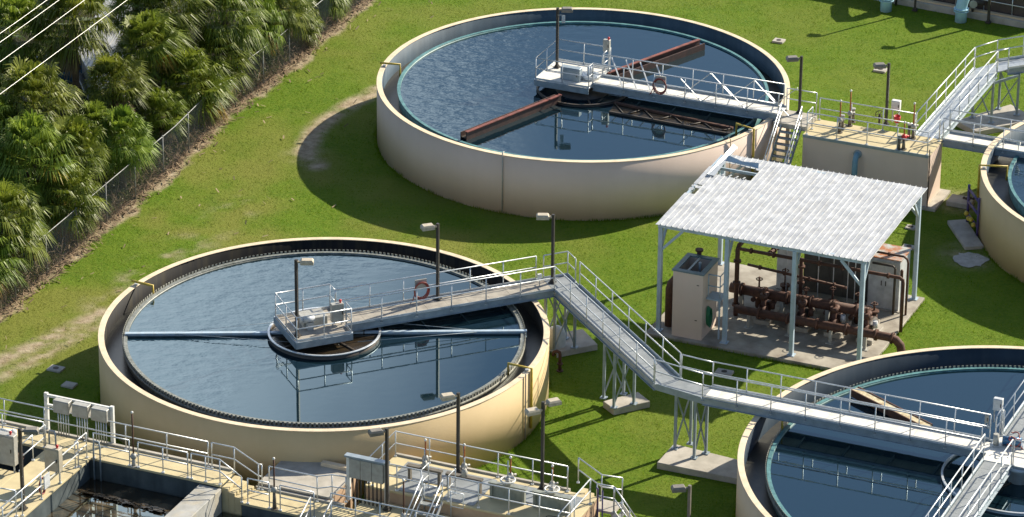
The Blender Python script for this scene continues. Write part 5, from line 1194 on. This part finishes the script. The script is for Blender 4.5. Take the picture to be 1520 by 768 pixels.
def frond(v, f, tone, rg, base, az, el, Lp, Lf, droop, tn):
    """costapalmate fan leaf: stalk, then a fan of narrow drooping leaflets"""
    d = np.array([math.cos(az) * math.cos(el), math.sin(az) * math.cos(el), math.sin(el)])
    h = np.array([-math.sin(az), math.cos(az), 0.0]); up = np.cross(d, h) * -1
    if up[2] < 0: up = -up
    b0 = np.array(base); tip = b0 + d * Lp + np.array([0, 0, -.10 * droop * Lp])
    i = len(v); w_ = .014
    v += [b0 - h * w_, b0 + h * w_, tip + h * w_ * .7, tip - h * w_ * .7]; f.append((i, i + 1, i + 2, i + 3)); tone.append(.75)
    n = 25
    for k in range(n):
        t_ = (k / (n - 1) - .5) * 2; a = t_ * 1.75 + rg.normal(0, .05)
        ld = d * math.cos(a) + h * math.sin(a) + up * (.12 + .10 * abs(t_)); ld /= np.linalg.norm(ld)
        le = Lf * (1 - .28 * abs(t_)) * rg.uniform(.85, 1.1)
        m1 = tip + ld * le * .5 + np.array([0, 0, -.05 * droop * le]); m2 = tip + ld * le * .88 + np.array([0, 0, -(.34 + .25 * rg.random()) * droop * le])
        sd_ = np.cross(ld, up); sd_ /= np.linalg.norm(sd_) + 1e-9; wl = .0155
        i = len(v); v += [tip - sd_ * .008, tip + sd_ * .008, m1 + sd_ * wl, m1 - sd_ * wl, m2]
        f.append((i, i + 1, i + 2, i + 3)); f.append((i + 3, i + 2, i + 4)); tt = np.clip(tn + rg.normal(0, .16), 0, 1); tone += [tt, tt]
def frond_mesh(name, m_, n, rg, kind_, R0):
    v = []; f = []; tone = []
    for k in range(n):
        az = k * 2.39996 + rg.normal(0, .15)
        if kind_ == 'crown':
            u = (k + .5) / n; el = R(85 - 112 * u ** .9) + rg.normal(0, .16); tn = .72 - .4 * u + rg.normal(0, .16)  # upper fronds get a lighter tone, painting the sunlit tops
            frond(v, f, tone, rg, (0, 0, .25 * (1 - u)), az, el, R0 * rg.uniform(.40, .72), R0 * rg.uniform(.52, .74), rg.uniform(.8, 1.5), tn)
        elif kind_ == 'old':
            frond(v, f, tone, rg, (0, 0, 0), az + rg.random() * 6, R(rg.uniform(-50, -5)), R0 * .5, R0 * .55, 1.6, rg.random())
        else:
            frond(v, f, tone, rg, (0, 0, -.15), az, R(rg.uniform(-82, -48)), R0 * .38, R0 * .5, 1.2, rg.random())
    me = bpy.data.meshes.new(name); me.from_pydata([tuple(p) for p in v], [], f); at = me.attributes.new('tone', 'FLOAT', 'FACE'); at.data.foreach_set('value', np.array(tone, np.float32)); me.materials.append(m_); me.update(); return me
VAR = []
for k in range(7):
    rg = np.random.default_rng(100 + k)
    VAR.append((frond_mesh('crown', M['frond'], 84, rg, 'crown', 1.0), frond_mesh('yellow_fronds', M['frond_old'], 3 + 2 * (k % 4), rg, 'old', .95), frond_mesh('dead_fronds', M['frond_dead'], 15, rg, 'dead', .95)))
PALM_DATA = [  # u, v of crown centre, crown height, crown radius, label
    (28, 62, 4.4, 1.75, 'big palm at the left frame edge under the power lines'),
    (122, 45, 5.2, 1.75, 'palm with bare brown trunk in front of the sloping tin roof'),
    (237, 72, 4.0, 1.35, 'palm with yellow lower fronds right of the tin roof'),
    (268, 22, 4.6, 1.5, 'palm at the top edge above the one with yellow fronds'),
    (345, 28, 4.0, 1.55, 'leaning crown palm by the top edge left of the fence corner'),
    (425, 8, 3.8, 1.35, 'palm at the top edge closest to the far end of the fence'),
    (395, 42, 2.6, 1.15, 'low palm in the gap before the far fence posts'),
    (490, -8, 3.0, 1.2, 'palm cut by the top edge at the far end of the fence'),
    (298, 132, 3.2, 1.50, 'dense palm leaning over the fence top rail at mid length'),
    (62, 170, 4.2, 1.75, 'tall round palm in the middle of the left clump'),
    (182, 132, 3.7, 1.25, 'bright palm below the tin roof, in front of the grey panel'),
    (150, 200, 2.9, 1.15, 'yellow green palm between the big clump and the fence'),
    (58, 250, 3.3, 1.75, 'widest palm of the left clump, low and dense'),
    (192, 215, 2.6, 1.2, 'drooping palm whose fronds hang over the fence'),
    (20, 335, 3.1, 1.45, 'palm at the left edge nearest the viewer, above the fence end'),
    (-12, 395, 2.4, 1.2, 'palm cut by the left edge, its fronds over the fence end'),
    (215, 20, 4.6, 1.2, 'small palm peeping over the tin roof at the top edge'),
    (8, 120, 3.0, 1.2, 'dark low palm at the left frame edge below the wires'),
    (335, 92, 3.2, 1.25, 'palm between the leaning crown and the dense palm by the fence'),
    (252, 175, 1.9, 1.0, 'low shrub sized palm in the shade behind the fence at mid length'),
    (110, 305, 2.5, 1.3, 'palm at the near side of the left clump, close to the fence'),
    (2, 205, 3.6, 1.5, 'palm cut by the left edge beside the tall round palm'),
    (118, 230, 3.2, 1.3, 'palm tucked between the widest palm and the yellow green palm'),
    (455, 40, 1.9, .95, 'low fan palm growing through the far part of the fence line'),
    (318, 150, 1.8, .95, 'low fan palm right below the dense leaning palm'),
]
for i, (u, v, zc, r_, lab) in enumerate(PALM_DATA):
    p = P(u - 12, v - 8, zc); base = Vector((p.x, p.y, 0))
    while fence_side(np.array([base.x]), np.array([base.y]))[0] > -.75 and zc > 1.3:   # stand behind the fence
        zc -= .15; p = P(u - 12, v - 8, zc); base = Vector((p.x, p.y, 0))
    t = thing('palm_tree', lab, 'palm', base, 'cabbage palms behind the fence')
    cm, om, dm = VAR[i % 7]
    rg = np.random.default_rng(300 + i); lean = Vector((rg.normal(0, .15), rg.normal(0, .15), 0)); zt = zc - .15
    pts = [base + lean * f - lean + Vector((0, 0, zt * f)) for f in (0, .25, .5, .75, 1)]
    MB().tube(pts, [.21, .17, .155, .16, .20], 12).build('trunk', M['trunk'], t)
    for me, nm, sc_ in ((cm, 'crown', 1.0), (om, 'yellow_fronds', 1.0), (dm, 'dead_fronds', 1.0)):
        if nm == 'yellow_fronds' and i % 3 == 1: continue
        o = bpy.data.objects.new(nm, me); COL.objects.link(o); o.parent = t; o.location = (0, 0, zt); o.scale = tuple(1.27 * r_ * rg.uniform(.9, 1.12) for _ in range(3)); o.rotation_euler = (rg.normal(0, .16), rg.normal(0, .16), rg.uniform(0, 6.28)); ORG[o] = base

# undergrowth behind the fence (stuff): leafy mass of small faces plus dry stalks
def build_undergrowth():
    n = 90000; s = rng.uniform(0, tot, n); off = rng.gamma(1.6, 1.2, n)
    xs = np.interp(s, cum, [p.x for p in fpts]); ys = np.interp(s, cum, [p.y for p in fpts])
    x = xs - off * .85 - .1; y = ys + off * .35
    hn = fbm(x, y, .6, 201); z = rng.random(n) ** 1.4 * np.clip(hn * 3.6 - .75, .1, 2.0) * np.clip(off / 1.1, .15, 1)
    a = rng.normal(0, 1, (n, 3)); a /= np.linalg.norm(a, axis=1)[:, None]; b_ = rng.normal(0, 1, (n, 3)); b_ -= a * (a * b_).sum(1)[:, None]; b_ /= np.linalg.norm(b_, axis=1)[:, None]
    sz = rng.uniform(.03, .08, n)[:, None]; c = np.stack([x, y, z], -1)
    v = np.stack([c - a * sz, c + b_ * sz * .5, c + a * sz, c - b_ * sz * .5], 1)
    me = bpy.data.meshes.new('undergrowth'); me.vertices.add(n * 4); me.vertices.foreach_set('co', v.reshape(-1)); me.loops.add(n * 4); me.loops.foreach_set('vertex_index', np.arange(n * 4)); me.polygons.add(n); me.polygons.foreach_set('loop_start', np.arange(0, n * 4, 4)); me.polygons.foreach_set('loop_total', np.full(n, 4)); me.update()
    at = me.attributes.new('tone', 'FLOAT', 'FACE'); at.data.foreach_set('value', rng.random(n).astype(np.float32)); me.materials.append(M['shrub'])
    o = bpy.data.objects.new('undergrowth', me); COL.objects.link(o); kind(o, 'stuff'); tag(o, 'dark leafy undergrowth filling the ground between palms and fence', 'undergrowth')
build_undergrowth()
def litter(name, lab, n, place, m_, l0, l1, cat):
    v = np.empty((n, 4, 3)); x, y = place(n); n = len(x); th = rng.uniform(0, np.pi, n); le = rng.uniform(l0, l1, n); wd = rng.uniform(.012, .035, n); z = ground_z(x, y) + rng.uniform(.02, .09, n)
    dx, dy = np.cos(th) * le, np.sin(th) * le; ex, ey = -np.sin(th) * wd, np.cos(th) * wd; tz = rng.normal(0, .06, n)
    v = np.stack([np.stack([x - dx - ex, y - dy - ey, z], -1), np.stack([x - dx + ex, y - dy + ey, z + .01], -1), np.stack([x + dx + ex, y + dy + ey, z + np.abs(tz) + .01], -1), np.stack([x + dx - ex, y + dy - ey, z + np.abs(tz)], -1)], 1)
    me = bpy.data.meshes.new(name); me.vertices.add(n * 4); me.vertices.foreach_set('co', v.reshape(-1)); me.loops.add(n * 4); me.loops.foreach_set('vertex_index', np.arange(n * 4)); me.polygons.add(n); me.polygons.foreach_set('loop_start', np.arange(0, n * 4, 4)); me.polygons.foreach_set('loop_total', np.full(n, 4)); me.update()
    at = me.attributes.new('tone', 'FLOAT', 'FACE'); at.data.foreach_set('value', rng.random(n).astype(np.float32)); me.materials.append(m_)
    o = bpy.data.objects.new(name, me); COL.objects.link(o); kind(o, 'stuff'); tag(o, lab, cat)
M['litter'] = leaf_mat('dry_palm_litter', (.12, .085, .05), (.36, .28, .17), .1, .9)
def by_fence(n):
    s = rng.uniform(0, tot, n); off = rng.normal(-.1, .36, n); x = np.interp(s, cum, [p.x for p in fpts]); y = np.interp(s, cum, [p.y for p in fpts]); return x + off * .9, y - off * .35
def on_lawn(n):
    x = rng.uniform(-22, 2, n); y = rng.uniform(-12, 30, n); k = (fence_side(x, y) > .4) & (rng.random(n) < np.exp(-fence_side(x, y) / 4)) & ~in_circle(x, y, T1C, T1R + .1) & ~in_circle(x, y, T2C, T2R + .1); return x[k], y[k]
litter('dry_litter', 'dry palm litter and dead stalks along the foot of the fence', 3300, by_fence, M['litter'], .04, .22, 'leaf litter')
litter('lawn_litter', 'scattered dry leaf scraps on the lawn near the fence', 700, on_lawn, M['litter'], .04, .14, 'leaf litter')
def dead_stalks(n):
    mb = MB()
    for k in range(n):
        s = rng.uniform(0, tot); p = along(s); off = abs(rng.normal(.15, .35)); c = Vector((p.x - off * .9, p.y + off * .35, 0)); a = rng.uniform(0, 6.28); l_ = rng.uniform(.3, 1.2)
        mb.tube([c, c + Vector((math.cos(a) * l_ * .5, math.sin(a) * l_ * .5, l_ * .7)), c + Vector((math.cos(a) * l_ * .9, math.sin(a) * l_ * .9, l_ * rng.uniform(.5, 1.0)))], rng.uniform(.005, .013), 4, False)
    o = mb.build('dry_stalks', M['frond_stalk']); kind(o, 'stuff'); tag(o, 'tangle of dry vines and stalks caught in the chain link fence', 'dry vines')
M['frond_stalk'] = mat('dry_stalk', (.30, .23, .15), .9, col2=(.16, .11, .07), scale=4)
dead_stalks(900)

# ------------------------------------------------------------------ what shows between the palms
t = thing('tin_roof_shed', 'shed with a sloping pale tin roof half hidden behind the palms', 'shed', P(185, 60, 0))
q = [P(173, -25, 3.2), P(215, 42, 2.9), P(150, 140, 1.9), P(112, 72, 2.2)]
sheet(q, 'roof', 'tin', t, .03)
MB().prism([(p.x, p.y) for p in (q[0].lerp(q[2], .08), q[1].lerp(q[3], .08), q[2].lerp(q[0], .08), q[3].lerp(q[1], .08))], 0, 1.75).build('wall', M['shed_grey'], t)
for k in range(1, 12): MB().bar(q[0].lerp(q[1], k / 12) + Vector((0, 0, .03)), q[3].lerp(q[2], k / 12) + Vector((0, 0, .03)), .03, .03).build('rib', M['tin'], t)
t = thing('grey_building', 'grey boarded building wall behind the palms at the top edge', 'building', P(215, -10, 0))
MB().prism([P(160, -12, 0), P(330, -22, 0), P(330, -140, 0), P(160, -120, 0)], 0, 3.0).build('wall', M['shed_grey'], t); MB().prism([P(155, -10, 0), P(335, -20, 0), P(335, -142, 0), P(155, -122, 0)], 3.003, 3.12).build('roof', M['tin'], t)
for k in range(2):
    a = P(208 + 40 * k, -14, 1.2); MB().box((a.x, a.y - .04, 1.4), (.9, .06, 1.0)).build('window', M['glass'], t)
# blue car parked behind the palms
c = P(92, 128, 0); t = thing('parked_car', 'blue car parked behind the palm trunks', 'car', c); ca = R(20); dC = Vector((math.cos(ca), math.sin(ca), 0)); nC = Vector((-dC.y, dC.x, 0))
def carpt(s, n_, z): return c + dC * s + nC * n_ + Vector((0, 0, z))
prof = [(-2.1, .45), (-2.1, .85), (-1.6, .95), (-1.0, 1.4), (.5, 1.42), (1.15, .98), (2.0, .85), (2.15, .6), (2.1, .4)]
vs = [carpt(s_, sg * (.82 - .12 * (z > 1.2)), z) for sg in (-1, 1) for s_, z in prof]; nP = len(prof)
MB().add(vs, [tuple(range(nP)), tuple(range(2 * nP - 1, nP - 1, -1))] + [(i, i + nP, (i + 1) % nP + nP, (i + 1) % nP) for i in range(nP)]).build('body', M['car_blue'], t, bevel=.05)
for (s0, z0), (s1, z1) in (((-1.55, .99), (-1.05, 1.37)), ((.55, 1.40), (1.08, 1.02))):
    sheet([carpt(s0, -.62, z0 + .02), carpt(s0, .62, z0 + .02), carpt(s1, .58, z1 + .02), carpt(s1, -.58, z1 + .02)], 'windscreen', 'glass', t)
for sg in (-1, 1):
    sheet([carpt(-.95, sg * .80, 1.0), carpt(-.7, sg * .73, 1.36), carpt(.45, sg * .73, 1.37), carpt(.9, sg * .80, 1.0)], 'side_window', 'glass', t)
    for s_ in (-1.3, 1.35): MB().tube([carpt(s_, sg * .72, .33), carpt(s_, sg * .88, .33)], .33, 18).build('wheel', M['black'], t)
t = thing('blue_tarp', 'blue tarpaulin over a low heap at the left frame edge', 'tarpaulin', P(8, 128, 0)); p = P(8, 128, .4)
vs = []; 
for i in range(7):
    for j in range(7): vs.append((p.x - 1.2 + .4 * i, p.y - 1.0 + .35 * j, .75 * max(0, 1 - ((i - 3) / 3.2) ** 2) * max(0, 1 - ((j - 3) / 3.2) ** 2) + .1 * rng.random()))
MB().add(vs, [(i * 7 + j, (i + 1) * 7 + j, (i + 1) * 7 + j + 1, i * 7 + j + 1) for i in range(6) for j in range(6)]).build('sheet', M['car_blue'], t)
t = thing('leaning_panel', 'dull grey panel leaning beside the palm trunk under the tin roof', 'panel', P(128, 132, 0)); p = P(128, 125, .6)
MB().bar(p + Vector((-.35, .3, .45)), p + Vector((.2, -.5, -.4)), .85, .05, up=(.3, .5, 1)).build('sheet', M['cab_white'], t)

# ------------------------------------------------------------------ power lines
for (u0, v0, u1, v1), lab in zip(((0, 50, 70, 0), (0, 63, 88, 0), (0, 92, 126, 0), (0, 140, 189, 0)), ('uppermost of the four pale power lines over the palms', 'second from the top of the four pale power lines', 'third from the top of the four pale power lines', 'lowest of the four pale power lines over the palms')):
    a, b_ = P(u0, v0, 9.2), P(u1, v1, 9.2); d = b_ - a; A0, B0 = a - d * 3, b_ + d * 3
    pts = [A0.lerp(B0, k / 14) + Vector((0, 0, .012 * ((k - 7) ** 2 - 1))) for k in range(15)]
    o = MB().tube(pts, .012, 6).build('power_line', M['wire'], origin=A0); tag(o, lab, 'power line', 'power lines across the upper left corner')
